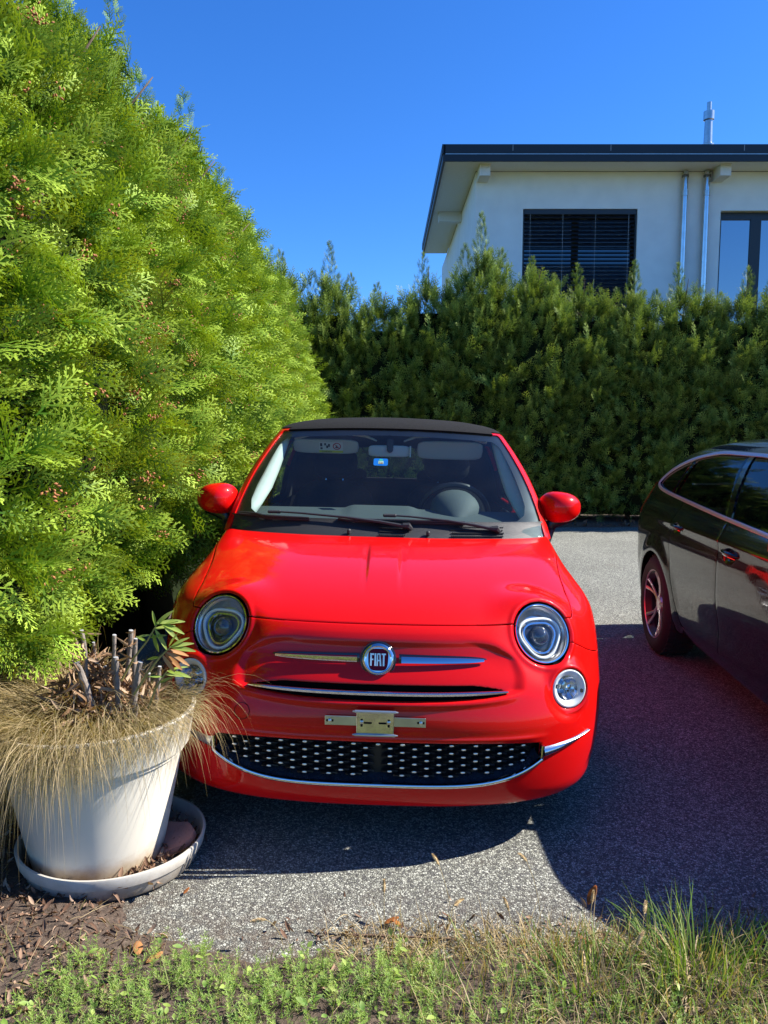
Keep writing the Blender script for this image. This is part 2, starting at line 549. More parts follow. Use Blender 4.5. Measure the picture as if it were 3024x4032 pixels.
def make_wheel(name, parent, c, rad, wid, side, spokes, rimr, mat_rim, style='multi'):
    """wheel as Empty-free mesh: returns wheel object (tyre carcass) with rim and tyre sub-parts"""
    A = (side, 0, 0)
    t = MB()
    h = wid / 2
    prof = [(rimr, -h), (rimr + .012, -h - .004), (rad * .8, -h - .012), (rad - .035, -h - .006), (rad - .012, -h + .012), (rad, -h + .03),
            (rad + .001, 0), (rad, h - .03), (rad - .012, h - .012), (rad - .035, h + .006), (rad * .8, h + .012), (rimr + .012, h + .004), (rimr, h), (rimr - .01, h - .02), (rimr - .01, -h)]
    t.lathe(prof, c, A, 56)
    for k in range(40):                                           # tread blocks
        for sx in (-.06, -.02, .02, .06):
            th = 2 * PI * (k + (.5 if sx in (-.02, .06) else 0)) / 40
            ct, st = math.cos(th), math.sin(th)
            Rm = np.array([[1, 0, 0], [0, ct, -st], [0, st, ct]])
            t.box(np.array(c) + Rm @ np.array([sx * wid / .19, 0, rad + .001]), (.034 * wid / .19, .030, .008), Rm)
    w_ = t.build(name, RUB, parent)
    r = MB()
    r.lathe([(rimr - .008, -h * .95), (rimr - .03, -h * .7), (rimr - .035, h * .6), (rimr - .012, h * .92), (rimr, h * 1.0), (rimr + .004, h * .98)], c, A, 56)
    rim = r.build('rim', pm('rim_barrel', (.03, .03, .032), .4), w_)
    lp = MB(); lp.lathe([(rimr - .012, h * .90), (rimr - .004, h * 1.0), (rimr + .003, h * .99)], c, A, 56); lp.build('rim_lip', mat_rim, w_)
    sp = MB()
    cx = np.array(c, float)
    for k in range(spokes):
        th = 2 * PI * k / spokes + .2
        for dd in ((-.17, .17) if style == 'twin' else (0,)):
            pts = []
            for q in range(5):
                f = q / 4; rr = .035 + (rimr - .05) * f
                ang = th + dd * (f if style == 'twin' else 0)
                out = h * (.62 - .1 * f * (1 - f) * 4 + .28 * f)
                pts.append(cx + np.array([side * out, rr * math.sin(ang), rr * math.cos(ang)]))
            sp.tube(pts, [.017, .012, .010, .010, .013] if style == 'twin' else [.02, .022, .024, .027, .034], 6, flat=.7, up=(side, 0, 0))
    sp.lathe([(.0, h * .74), (.03, h * .73), (.052, h * .66), (.06, h * .5), (.06, h * .2)], c, A, 24)
    so_ = mk('spoke_set', np.concatenate(sp.v), [np.array(f) for f in sp.f.values()], mat_rim, w_)
    auto(so_, 40)
    d = MB(); d.lathe([(0.001, h * .1), (.13, h * .1), (.13, h * .2), (0.001, h * .22)], c, A, 32)
    d.build('brake_disc', ALU, w_)
    bk = MB(); bk.lathe([(0.001, -h * .3), (rimr - .03, -h * .3), (rimr - .03, -h * .34)], c, A, 32)
    bk.build('hub_cavity', MATTB, w_)
    return w_
# ------------------------------------------------------------------ RED CAR
red = empty('parked_car', (-.034, 2.42, .004), (0, R(1.4), R(-1.2)))
tag(red, 'small red soft-top car without number plate, parked nose-on beside the left hedge', 'car')
TF = [  # z yF W D n yR DR nR drop
(.165,.07,.74,.50,2.6,3.42,.4,3,0),(.185,.035,.785,.52,2.8,3.47,.42,3,0),(.24,.012,.81,.56,2.9,3.52,.45,3,0),(.33,.003,.828,.58,2.9,3.55,.45,3,0),(.45,.0,.836,.58,2.8,3.57,.45,3,0),
(.54,.015,.838,.58,2.65,3.565,.45,3,0),(.62,.045,.838,.57,2.5,3.56,.45,3,0),(.70,.082,.834,.56,2.4,3.54,.44,3,0),(.765,.12,.822,.54,2.3,3.52,.43,3,0),(.80,.165,.808,.53,2.3,3.51,.42,3,0),
(.84,.25,.784,.52,2.25,3.49,.42,3,0),(.88,.38,.762,.50,2.25,3.47,.42,3,0),(.915,.54,.751,.45,2.25,3.45,.42,3,0),(.945,.74,.746,.36,2.25,3.43,.42,3,0),(.965,.93,.742,.22,2.2,3.41,.42,3,0)]
S = Shell(TF, lambda z: 2.3 if z < .80 else 1.0, 250, 1.25, 280, 70)
NUH = 290
S.NAf = (70 - 1 + 20, 70 - 1 + 2 * 280 - 1 - 20)
HC = np.array([.5625, .222, .7365]); HN, HA, HB = axes((.34, -.83, .44))
FC = np.array([.656, .166, .560]); FN, FA, FB = axes((.36, -.915, .16))
def hl_r(x, y, z):
    q = np.stack([np.abs(x) - HC[0], y - HC[1], z - HC[2]], -1)
    return np.hypot(q @ HA, q @ HB), q @ HN
def fg_r(x, y, z):
    q = np.stack([np.abs(x) - FC[0], y - FC[1], z - FC[2]], -1)
    return np.hypot(q @ FA, q @ FB), q @ FN
HR = .110; FR = .066
def far(x, y, g, lim=1.1):                                   # features of the nose only
    return np.where(y > lim, 1.0, g)
def g_hl(x, y, z, rv): return far(x, y, hl_r(x, y, z)[0] - HR)
def g_fg(x, y, z, rv): return far(x, y, fg_r(x, y, z)[0] - FR)
def zb_gr(x): return .262 + .078 * (np.abs(x) / .55) ** 5
def g_gr(x, y, z, rv):
    ax = np.abs(x)
    g = np.maximum(np.maximum(zb_gr(x) - z, z - (.414 - .012 * (ax / .55) ** 4)), (ax - .548))
    return far(x, y, g, .4)
def slot_lim(x):
    f = np.clip(1 - (np.abs(x) / .425) ** 2, 0, 1)
    return .571 - .022 * f ** .6, .571 + .020 * np.minimum(1, f * 2.2) ** .8
def g_slot(x, y, z, rv):
    lo, hi = slot_lim(x)
    return far(x, y, np.maximum(np.maximum(lo - z, z - hi), np.abs(x) - .425), .3)
def g_arch(x, y, z, rv):
    a = np.hypot(y - .785, z - .295) - .312; b = np.hypot(y - 3.03, z - .30) - .33
    return np.where(np.abs(x) > .55, np.minimum(a, b), 1.0)
def z_hood(x, y):
    return .776 - .004 * (np.abs(x) / .5) ** 2
def g_hood(x, y, z, rv):                                    # >0 above the leading edge of the bonnet (between the lamps)
    return z - .776 + .004 * np.minimum(np.abs(x) / .5, 1.2) ** 2
def g_bump(x, y, z, rv):                                    # outer seam bumper/wing
    ax = np.abs(x); return np.where(y < 1.0, z - (.702 - .48 * (np.maximum(ax, .60) - .66)), 1.)
def g_side(x, y, z, rv):                                    # bonnet/wing seam: >0 = wing
    ax = np.abs(x); zl = pchip(np.array([-.1, .2, .35, .45, .6, .8, 1.0, 1.25, 4.]), np.array([.55, .71, .785, .826, .868, .905, .928, .945, 1.2]), y)
    return zl - z
def g_door(x, y, z, rv):
    return np.where(np.abs(x) > .5, np.maximum(np.abs(y - 1.74) - .52, .27 - z), 1.)
i_hl = S.snap(g_hl); i_fg = S.snap(g_fg); i_gr = S.snap(g_gr); i_sl = S.snap(g_slot); i_ar = S.snap(g_arch)
i_ho = S.snap(g_hood); i_bu = S.snap(g_bump); i_si = S.snap(g_side); i_do = S.snap(g_door)
S.tris()
def disp_red(P, rv):
    P = P.copy(); x, y, z = P[..., 0], P[..., 1], P[..., 2]; ax = np.abs(x); sg = np.sign(x)
    front = (y < 1.0)
    # bonnet creases
    m = sst(.25, .5, y) * (1 - sst(.60, .86, y)) * (z > .80)
    xe = .052 + .012 * np.clip(y, 0, 1)
    P[..., 2] += front * m * (.0050 * (1 - sst(xe - .004, xe + .010, ax)) )
    P[..., 2] -= front * m * .0030 * np.exp(-((ax - xe - .012) / .012) ** 2)
    # recess round the badge
    xe = pchip(np.array([0., .545, .575, .61, .66, .70, .745, 2.]), np.array([.40, .462, .488, .494, .478, .446, .38, .3]), z)
    zb = .548 + .020 * (ax / .45) ** 3
    A = pchip(np.array([0., .56, .60, .668, .70, .735, .755, 2.]), np.array([.0175, .0172, .0150, .0220, .0150, .0025, 0., 0.]), z)
    ew = .042 + .09 * sst(.66, .74, z); E = (1 - sst(xe - ew, xe + .006, ax)) * sst(zb - .004, zb + .007, z) * (z < .75)
    P[..., 1] += front * A * E
    # swelling lip below the recess
    P[..., 1] -= front * .0045 * np.exp(-((z - zb + .010) / .011) ** 2) * (1 - sst(.40, .52, ax))
    # grille surround crease
    P[..., 1] -= front * .003 * np.exp(-((z - .424) / .008) ** 2) * (1 - sst(.5, .6, ax))
    # lamp pods
    r, h = hl_r(x, y, z); k = (1 - sst(.106, .25, r)) ** 1.9 * (y < .9) * (ax > .3)
    tgt = .004 - .012 * sst(.11, .15, r) * 0
    mv = (tgt - h) * k + .0055 * np.exp(-((r - .124) / .0075) ** 2) * (y < .9)
    for c_, n_ in enumerate(HN): P[..., c_] += mv * n_ * (sg if c_ == 0 else 1)
    r, h = fg_r(x, y, z); k = (1 - sst(.068, .115, r)) * (y < .9)
    mv = (.002 - h) * k + .004 * np.exp(-((r - .078) / .006) ** 2) * (y < .9)
    for c_, n_ in enumerate(FN): P[..., c_] += mv * n_ * (sg if c_ == 0 else 1)
    # wheel arch flares
    for yc in (.785, 3.03):
        d = np.hypot(y - yc, z - .30)
        P[..., 0] += sg * .010 * (1 - sst(.315, .43, d)) * (ax > .6)
    # waist crease on the flanks
    P[..., 0] += sg * .006 * np.exp(-((z - .80) / .02) ** 2) * (ax > .7) * (y > .9) * (y < 3.2)
    return P
S.finish(disp_red)
tg = S.TG
hole = (tg[i_hl] < 0) | (tg[i_fg] < 0) | (tg[i_gr] < 0) | (tg[i_sl] < 0) | (tg[i_ar] < 0)
ctr = S.base.reshape(-1, 3)[S.T].mean(1)
frontz = ctr[:, 1] < 1.25
bon = ~hole & frontz & (tg[i_ho] > 0) & ((tg[i_si] < 0) | (np.abs(ctr[:, 0]) < .62)) & (ctr[:, 2] > .70)
bon &= ~((np.abs(ctr[:, 0]) > .56) & (tg[i_bu] < 0))
door = ~hole & (tg[i_do] < 0) & (ctr[:, 1] > 1.2)
bump = ~hole & frontz & ~bon & (((np.abs(ctr[:, 0]) <= .60) ) | (tg[i_bu] < 0)) & (ctr[:, 1] < .72) & ~((np.abs(ctr[:, 0]) > .56) & (tg[i_bu] > 0))
wing = ~hole & ~bon & ~bump & ~door & (ctr[:, 1] < 1.2205)
rearb = ~hole & ~bon & ~bump & ~door & ~wing
sx = ctr[:, 0] > 0
S.part(bon, 'bonnet', RED, red, gap=.0034)
S.part(bump, 'bumper', RED, red, gap=.0024)
S.part(wing & sx, 'wing', RED, red); S.part(wing & ~sx, 'wing', RED, red)
dR = S.part(door & sx, 'door', RED, red); dL = S.part(door & ~sx, 'door', RED, red)
S.part(rearb, 'rear_body', RED, red)
# dark inner shell so no light leaks through the gaps
cs = S.P[::6, ::6] - S.N[::6, ::6] * .032
nn = cs.shape; ii = np.arange(nn[0] * nn[1]).reshape(nn[:2])
q = np.stack([ii[:-1, :-1], ii[:-1, 1:], ii[1:, 1:], ii[1:, :-1]], -1).reshape(-1, 4)
cq = cs.reshape(-1, 3)[q].mean(1)
r1 = hl_r(cq[:, 0], cq[:, 1], cq[:, 2])[0]; r2 = fg_r(cq[:, 0], cq[:, 1], cq[:, 2])[0]
ga = g_arch(cq[:, 0], cq[:, 1], cq[:, 2], None)
keep = ((r1 > .15) & (r2 > .095) | (cq[:, 1] > .8)) & (ga > .02) & (cq[:, 2] < .955) & ~((cq[:, 2] < .45) & (np.abs(cq[:, 0]) < .58) & (cq[:, 1] < .3))
mk('inner_shell', cs.reshape(-1, 3), q[keep], MATTB, red)
ub = MB(); ub.box((0, 1.85, .235), (1.15, 2.9, .03)); ub.box((0, .35, .26), (1.0, .22, .03)); ub.box((0, .75, .56), (1.15, .9, .02)); ub.box((0, 2.4, .30), (1.1, .5, .1))
for s_ in (-1, 1):
    ub.box((s_ * .56, .73, .40), (.02, .75, .45)); ub.box((s_ * .56, 3.03, .40), (.02, .75, .45))
ub.build('underside', MATTB, red, smooth=False)
# greenhouse ------------------------------------------------------
TG_ = [(.950,.955,.765,.21,2.5,3.39,.42,3,.0),(.985,.985,.757,.205,2.5,3.37,.42,3,0),(1.08,1.095,.738,.19,2.5,3.32,.4,3,.002),(1.20,1.240,.703,.17,2.5,3.24,.38,3,.006),(1.32,1.395,.653,.15,2.5,3.13,.36,3,.014),
(1.40,1.500,.612,.14,2.5,3.04,.34,3,.02),(1.445,1.570,.583,.13,2.5,2.95,.32,3,.022),(1.470,1.66,.548,.13,2.5,2.88,.3,3,.022),(1.487,1.80,.49,.14,2.5,2.76,.28,2.8,.02),(1.498,1.98,.38,.13,2.4,2.6,.25,2.6,.012),(1.502,2.18,.12,.08,2.2,2.44,.06,2.4,.0)]
GH = Shell(TG_, lambda z: 1.0, 110, 2.32, 150, 60)
def q_w(x, y, z, rv): return np.where(y < rv['yF'] + rv['D'], np.maximum(np.abs(x) - rv['W'] * .952, rv['z'] - 1.437), 1.)
def q_g(x, y, z, rv): return np.where(y < rv['yF'] + rv['D'], np.maximum(np.abs(x) - (rv['W'] * .952 - .006), rv['z'] - 1.432), 1.)
def q_p(x, y, z, rv): return y - (rv['yF'] + rv['D'] * .98 + .03)
def q_r(x, y, z, rv): return rv['z'] - 1.405
def q_s(x, y, z, rv):
    y0 = rv['yF'] + rv['D'] * .98 + .055
    return np.where(np.abs(x) > .45, np.maximum(np.maximum(y0 - y, y - 2.20), rv['z'] - 1.392), 1.)
def q_q(x, y, z, rv): return np.where(np.abs(x) > .42, np.maximum(np.maximum(2.27 - y, y - (2.83 - .5 * (z - 1.0))), np.maximum(rv['z'] - 1.38, 1.0 - z)), 1.)
def q_b(x, y, z, rv): return np.where(y > 2.6, np.maximum(np.maximum(np.abs(x) - .44, 1.08 - z), z - 1.33), 1.)
def q_roof(x, y, z, rv): return np.maximum(1.437 - rv['z'], 0) - np.maximum(rv['z'] - 1.437, 0)
kw = GH.snap(q_w); kp = GH.snap(q_p); kr = GH.snap(q_r); ks = GH.snap(q_s); kq = GH.snap(q_q); kb = GH.snap(q_b)
GH.tris(); GH.finish()
t = GH.TG; c2 = GH.base.reshape(-1, 3)[GH.T].mean(1); rz = GH.rv['z'].ravel()[GH.T].mean(1)
mw = t[kw] < 0; ms_ = t[ks] < 0; mq = t[kq] < 0; mb_ = t[kb] < 0
rest = ~(mw | ms_ | mq | mb_)
yfd = (GH.rv['yF'] + GH.rv['D'] * .98).ravel()[GH.T].mean(1)
xw = np.abs(c2[:, 0]) / GH.rv['W'].ravel()[GH.T].mean(1)
pil = rest & (t[kp] < 0) & (rz < 1.447) & ((xw > .90) | (rz < 1.0))
rail = rest & ~pil & (t[kr] > 0) & (rz < 1.447) & (c2[:, 1] < 2.7) & (t[kp] > 0)
soft = rest & ~pil & ~rail & ((rz > 1.40) | (c2[:, 1] > 2.75))
rearp = rest & ~pil & ~rail & ~soft
frit_in = np.abs(c2[:, 0]) - GH.rv['W'].ravel()[GH.T].mean(1) * .952
GH.part(pil & (c2[:, 0] > 0), 'windscreen_pillar', RED, red, flange=.02); GH.part(pil & (c2[:, 0] < 0), 'windscreen_pillar', RED, red, flange=.02)
for sm in (c2[:, 0] > 0, c2[:, 0] < 0):
    GH.part(rail & sm, 'roof_rail', RED, red, flange=.02)
    GH.part(rearp & sm, 'rear_pillar', RED, red, flange=.02)
    GH.part(mq & sm, 'quarter_window', GLASSD, red, gap=.001, flange=0, off=-.006)
GH.part(soft, 'soft_top', ROOFC, red, gap=.001, flange=.012, off=.004)
tcap = GH.P[-1]; mk('roof_centre', tcap, np.array([[i, i + 1, len(tcap) - 2 - i, len(tcap) - 1 - i] for i in range(len(tcap) // 2 - 1)]), ROOFC, red)
ws = GH.part(mw, 'windscreen', GLASS, red, gap=.001, flange=.0, off=-.004)
GH.part(ms_ & (c2[:, 0] > 0), 'side_window', GLASSD, dR, gap=.001, flange=0, off=-.006)
GH.part(ms_ & (c2[:, 0] < 0), 'side_window', GLASSD, dL, gap=.001, flange=0, off=-.006)
GH.part(mb_, 'rear_window', glassmat('rear_glass', (.6, .66, .64), 1.5), red, gap=.001, flange=0, off=-.002)
# black ceramic border of the windscreen just inside the glass (wide at the foot and top, narrow at the sides)
Wc = GH.rv['W'].ravel()[GH.T].mean(1)
xa = np.abs(c2[:, 0]) / Wc
lim = np.interp(rz, [.95, 1.02, 1.06, 1.10, 1.40, 1.437], [.05, .05, .80, .865, .885, .87])
def q_f(x, y, z, rv):
    l = np.interp(rv['z'], [.95, 1.020, 1.035, 1.06, 1.10, 1.38, 1.41, 1.4101, 1.45], [0, .0, .80, .86, .885, .90, .86, 0.0, 0.])
    return np.where(y < rv['yF'] + rv['D'], l - np.abs(x) / rv['W'], 1.)
G2 = Shell(TG_, lambda z: 1.0, 150, 2.32, 200, 12)
G2.snap(q_w); kf = G2.snap(q_f); G2.tris(); G2.finish()
G2.part((G2.TG[0] < 0) & (G2.TG[1] < 0), 'glass_border', pm('ceramic_border', (.005, .006, .008), .35), ws, gap=0, flange=0, off=-.009)
# inner faces of roof and pillars
GL = Shell(TG_, lambda z: 1.0, 60, 2.32, 90, 30); a1 = GL.snap(q_w); a2 = GL.snap(q_s); a3 = GL.snap(q_q); a4 = GL.snap(q_b)
GL.tris(); GL.finish(); c3 = GL.base.reshape(-1, 3)[GL.T].mean(1); rz3 = GL.rv['z'].ravel()[GL.T].mean(1)
opn = (GL.TG[a1] < 0) | (GL.TG[a2] < 0) | (GL.TG[a3] < 0) | (GL.TG[a4] < 0)
fr3 = c3[:, 1] < GL.rv['yF'].ravel()[GL.T].mean(1) + GL.rv['D'].ravel()[GL.T].mean(1) * .98 + .06
for sm in (c3[:, 0] > 0, c3[:, 0] < 0):
    GL.part(~opn & fr3 & (rz3 < 1.43) & sm, 'pillar_trim', BEIGE, red, gap=.0, flange=.02, off=-.022)
GL.part(~opn & ~fr3 | (~opn & (rz3 >= 1.43)), 'headlining', SEAT, red, gap=0, flange=0, off=-.03)
# cowl panel --------------------------------------------------------
hr = S.P[-1, 70 - 1:70 - 1 + 559]; hr = hr[np.abs(hr[:, 0]) < .73][::6]
wb = np.array([np.interp(p[0], GH.P[8, 62:354, 0], GH.P[8, 62:354, 1]) for p in hr])
wz = GH.P[8, 200, 2]
V = []; n = len(hr)
for f, dz in ((-.08, -.030), (0.02, -.014), (.5, -.010), (.9, -.004), (1.0, .004)):
    for j in range(n):
        V.append([hr[j, 0], hr[j, 1] + (wb[j] - hr[j, 1]) * f, hr[j, 2] + (wz - hr[j, 2]) * max(f, 0) + dz])
F = [[i * n + j, i * n + j + 1, (i + 1) * n + j + 1, (i + 1) * n + j] for i in range(4) for j in range(n - 1)]
cowl = MB().add(V, F).build('cowl_panel', PLB, red)
def cowl_pt(x, f):
    y0 = np.interp(x, hr[:, 0], hr[:, 1]); z0 = np.interp(x, hr[:, 0], hr[:, 2]); y1 = np.interp(x, hr[:, 0], wb)
    return np.array([x, y0 + (y1 - y0) * f, z0 + (wz - z0) * f - .009])
for (x0, x1) in ((-.03, .09), (.29, .53)):
    gr = MB()
    for k in range(int((x1 - x0) / .0085)):
        for j in range(4):
            p = cowl_pt(x0 + k * .0085 + (.004 if j % 2 else 0), .22 + .19 * j)
            gr.lathe([(.0042, .001), (.0042, .0045), (.0028, .0045), (.0028, .001)], p, (0, -.5, .87), 6)
    gr.build('air_vent', PLB, cowl, smooth=False)['kind'] = 'stuff'
for x in (-.165, .185):
    nz = MB(); p = cowl_pt(x, .25); nz.box(p + [0, -.004, .010], (.016, .022, .024), bev=.005); nz.build('washer_nozzle', PLB, cowl)
# wipers ------------------------------------------------------------
def ws_pt(x, z, off=.012):
    d = (GH.P[..., 0] - x) ** 2 + (GH.P[..., 2] - z) ** 2 + np.where(GH.P[..., 1] > 1.8, 9, 0)
    i = np.unravel_index(d.argmin(), d.shape); return GH.P[i] + GH.N[i] * off
for (b0, b1, mt, pv) in (((-.685, 1.022), (-.345, 1.014), (-.512, 1.030), (.092, .988)), ((-.215, 1.020), (.352, 1.014), (.014, 1.030), (.488, .982))):
    bl = MB(); xs = np.linspace(b0[0], b1[0], 9); zs = np.linspace(b0[1], b1[1], 9)
    pts = [ws_pt(x, z, .007) for x, z in zip(xs, zs)]
    bl.tube(pts, .0055, 6, flat=1.2)
    fr = MB(); p2 = [ws_pt(x, z, .017) + [0, 0, .002] for x, z in zip(xs, zs)]
    fr.tube(p2, [.003, .0045, .005, .006, .007, .006, .005, .0045, .003], 6)
    m_ = ws_pt(mt[0], mt[1], .022); pvp = np.array([pv[0], ws_pt(pv[0], .99, 0)[1] - .012, pv[1] + .018])
    ar = MB(); ar.box(m_, (.060, .020, .014), bev=.004)
    fr_o = bl.build('wiper_blade', RUB, None, linked=False)
    arm = MB(); mid = (m_ * .45 + pvp * .55) + [0, -.004, .012]
    arm.tube([m_ + [-.01, 0, .002], m_ * .8 + pvp * .2 + [0, -.003, .008], mid, m_ * .2 + pvp * .8 + [0, -.003, .008], pvp], [.006, .0065, .008, .011, .012], 6, flat=.7)
    arm.tube([pvp + [-.02, 0, .004], pvp + [.004, -.002, .004], pvp + [.016, .008, -.012]], [.013, .016, .012], 8)
    arm.box(m_, (.060, .020, .014), bev=.004)
    wa = arm.build('wiper', PLB, red)
    link(fr_o, wa); fr.build('blade_frame', PLB, wa)
# lamps ---------------------------------------------------------------
def lamp_frame(C, N, sgn):
    C = np.array([C[0] * sgn, C[1], C[2]]); n = np.array([N[0] * sgn, N[1], N[2]])
    n, a, b = axes(n); return C, n, a, b
def tear(r, k, sgn):                                      # rounded shield outline inside the lamp
    out = []
    for i in range(k):
        th = 2 * PI * i / k
        rr = r * (1 + .17 * math.cos(3 * (th - R(-90)) ) * .55)
        out.append((rr * math.cos(th) * 1.08 * 1, rr * math.sin(th) * .95))
    return np.array(out)
for sgn in (-1, 1):
    C, n, a, b = lamp_frame(HC, HN, sgn)
    bk = MB(); bk.lathe([(HR + .004, .000), (HR + .001, -.02), (HR - .004, -.045)], C, n, 64); 
    hl = bk.build('headlight', MATTB, red)
    rg = MB(); rg.lathe([(HR - .004, -.012), (HR - .0035, .002), (HR - .006, .0065), (HR - .010, .007), (HR - .0125, .003), (HR - .014, -.012)], C, n, 72)
    rg.build('chrome_ring', CHROME, hl)
    ln = MB(); ln.lathe([(HR - .012, .004), (HR * .75, .018), (HR * .5, .026), (HR * .25, .031), (.0005, .033)], C, n, 64)
    ln.build('lens', LENS, hl)
    rf = MB(); rf.lathe([(HR - .010, .000), (HR - .018, -.012), (HR - .026, -.022), (.076, -.030), (.070, -.036), (.02, -.04), (.001, -.04)], C, n, 64)
    rf.build('reflector', pm('lamp_bezel', (.55, .56, .58), .28, .9, noise=.1), hl)
    # ribbed upper band
    rb = MB()
    for k in range(34):
        th = R(35 + 110 * k / 33)
        p0 = C + n * -.014 + (HR - .020) * (math.cos(th) * a + math.sin(th) * b)
        p1 = C + n * -.020 + (HR - .038) * (math.cos(th) * a + math.sin(th) * b)
        rb.tube([p0, p1], .0011, 4)
    rb.build('reflector_ribs', pm('rib_grey', (.30, .31, .32), .3), hl)['kind'] = 'stuff'
    for (nm, r_, w_, h0, mat) in (('daylight_ring', .072, .0055, -.012, DRL), ('projector_bezel', .056, .006, -.018, SILV)):
        T_ = tear(r_, 48, sgn); pts = [C + n * h0 + a * u * sgn + b * (v - .008) for u, v in T_]
        P_ = np.array(pts + pts[:2]); tb = MB()
        V = []; k = 6
        for i in range(48):
            p = P_[i]; tt = P_[i + 1] - P_[i - 1 if i else 47]; tt /= np.linalg.norm(tt); o_ = np.cross(tt, n)
            for j in range(k):
                th = 2 * PI * j / k; V.append(p + w_ * (math.cos(th) * o_ + .9 * math.sin(th) * n))
        F = [[i * k + j, i * k + (j + 1) % k, ((i + 1) % 48) * k + (j + 1) % k, ((i + 1) % 48) * k + j] for i in range(48) for j in range(k)]
        tb.add(V, F); tb.build(nm, mat, hl)
    T_ = tear(.053, 48, sgn); vb = MB(); V = [C + n * -.026 + a * u * sgn + b * (v - .008) for u, v in T_]
    vb.add(V, [list(range(48))]); vb.build('projector_cavity', pm('lamp_dark', (.06, .065, .075), .15, .6), hl, smooth=False)
    pr = MB(); pr.lathe([(.037, -.026), (.036, -.016), (.031, -.004), (.022, .006), (.011, .012), (.0005, .014)], C + b * -.006, n, 40)
    pr.build('projector_lens', pm('projector_glass', (.03, .035, .05), .03, coat=1), hl)
    # lower round lamp
    C, n, a, b = lamp_frame(FC, FN, sgn)
    bk = MB(); bk.lathe([(FR + .003, .001), (FR, -.02), (FR - .006, -.035), (.001, -.036)], C, n, 48)
    fl = bk.build('round_lamp', MATTB, red)
    rg = MB(); rg.lathe([(FR - .001, -.010), (FR - .001, .001), (FR - .005, .003), (FR - .016, -.002), (FR - .022, -.010), (FR - .024, -.014)], C, n, 56)
    rg.build('light_ring', DRL, fl)
    rf = MB(); rf.lathe([(FR - .022, -.012), (.034, -.024), (.018, -.031), (.001, -.033)], C, n, 40)
    rf.build('reflector', SILV, fl)
    bl = MB(); bl.lathe([(.0005, .0), (.008, -.002), (.012, -.010), (.012, -.03)], C + b * .006, n, 20)
    for k in range(5):
        th = R(-60 + 30 * k); bl.box(C + n * -.018 + a * (.022 * math.sin(th)) + b * -.01, (.0015, .012, .034), rot_to(n))
    bl.build('bulb_shield', SILV, fl)
    for s2 in (-1, 1):
        cb = MB(); cb.box(C + n * -.003 + a * (FR - .012) * s2 + b * -.012 * s2, (.016, .016, .008), rot_to(n), bev=.003); cb.build('ring_clip', PLG, fl)
    ln = MB(); ln.lathe([(FR - .002, .003), (FR * .75, .010), (FR * .4, .015), (.0005, .017)], C, n, 48)
    ln.build('lens', LENS, fl)
# slot behind recess, chrome bar -----------------------------------------
sb = MB()
xs = np.linspace(-.45, .45, 31)
V = []
for x in xs:
    y, nn_ = S.surf(x, .60); V += [[x, y + .03, .53], [x, y + .03, .61]]
sb.add(V, [[2 * i, 2 * i + 2, 2 * i + 3, 2 * i + 1] for i in range(30)])
sb.build('air_slot', MATTB, red)
xs = np.linspace(-.440, .432, 61)
zs = .5735 - .0045 * (1 - (xs / .436) ** 2)
Pb = []; Nb = []
for x, z in zip(xs, zs):
    y1, n1 = S.surf(x, .602); y2, n2_ = S.surf(x, .535)
    f = min(1, max(0, (abs(x) - .30) / .14)); yy = .45 * y1 + .55 * y2 - .004
    Pb.append([x, yy, z]); nv_ = np.array([n1[0], n1[1], .15]); Nb.append(nv_ / np.linalg.norm(nv_))
tp = np.sqrt(np.clip(1 - (np.abs(xs) / .442) ** 6, .02, 1))
strip(Pb, Nb, [(-.0070, -.012), (-.0078, .000), (-.004, .007), (.003, .008), (.0085, .002), (.0085, -.010)], 'chrome_bar', CHROME, red, taper=tp)
# moustache ----------------------------------------------------------------
for sgn in (-1, 1):
    x = np.linspace(.066, .366, 40); zs = np.full(40, .668) - .0015 * (x / .3)
    pts = []; nr = []
    for xx, z in zip(x, zs):
        y, n1 = S.surf(sgn * xx, z); nr.append(np.array([n1[0], n1[1], max(n1[2], .05)])); pts.append([sgn * xx, y, z])
    nr = np.array(nr); nr[:, 2] = .1; nr /= np.linalg.norm(nr, axis=1)[:, None]
    pts = np.array(pts)
    tp = np.sqrt(np.clip(1 - ((x - .068) / .300) ** 5, .02, 1)) * (1 - .25 * (x - .068) / .3)
    strip(pts + nr * -.002, nr, [(-.019, 0), (-.019, .005), (-.016, .0065), (.016, .0065), (.019, .005), (.019, 0)], 'trim_backing', PLG, red, taper=tp)
    tp2 = tp * 1.0
    x2 = slice(1, 38)
    strip(pts[x2] + nr[x2] * .0072, nr[x2], [(-.0125, 0), (-.0122, .003), (-.0085, .0095), (.0085, .0065), (.0125, .003), (.0125, 0)], 'chrome_trim', CHROME, red, taper=tp[x2])
# badge -----------------------------------------------------------------
yb, nb_ = S.surf(0, .668)
bn = np.array([0, -.975, .22]); bn /= np.linalg.norm(bn)
BC = np.array([-.003, yb - .004, .668])
_, ba, bb = axes(bn)
e = MB(); e.lathe([(.060, -.012), (.060, .004), (.058, .007), (.054, .009), (.050, .009), (.049, .005)], BC, bn, 64)
e.lathe([(.060, .006), (.001, .006)], BC, bn, 48)
bdg = e.build('badge', PLG, red)
e = MB(); e.lathe([(.0525, .006), (.0530, .012), (.0495, .0165), (.0450, .018), (.0400, .0165)], BC, bn, 72)
ou = []; k = 72
for i in range(k):
    th = 2 * PI * i / k; c_, s_ = math.cos(th), math.sin(th)
    r_ = .0355 / (abs(c_) ** 3.6 + abs(s_ * .98) ** 3.6) ** (1 / 3.6)
    v = r_ * s_; u = r_ * c_ * (1.0 - .10 * (.5 - v / .07)) * .985
    ou.append((u, v))
V1 = []
A_ = axes(bn)
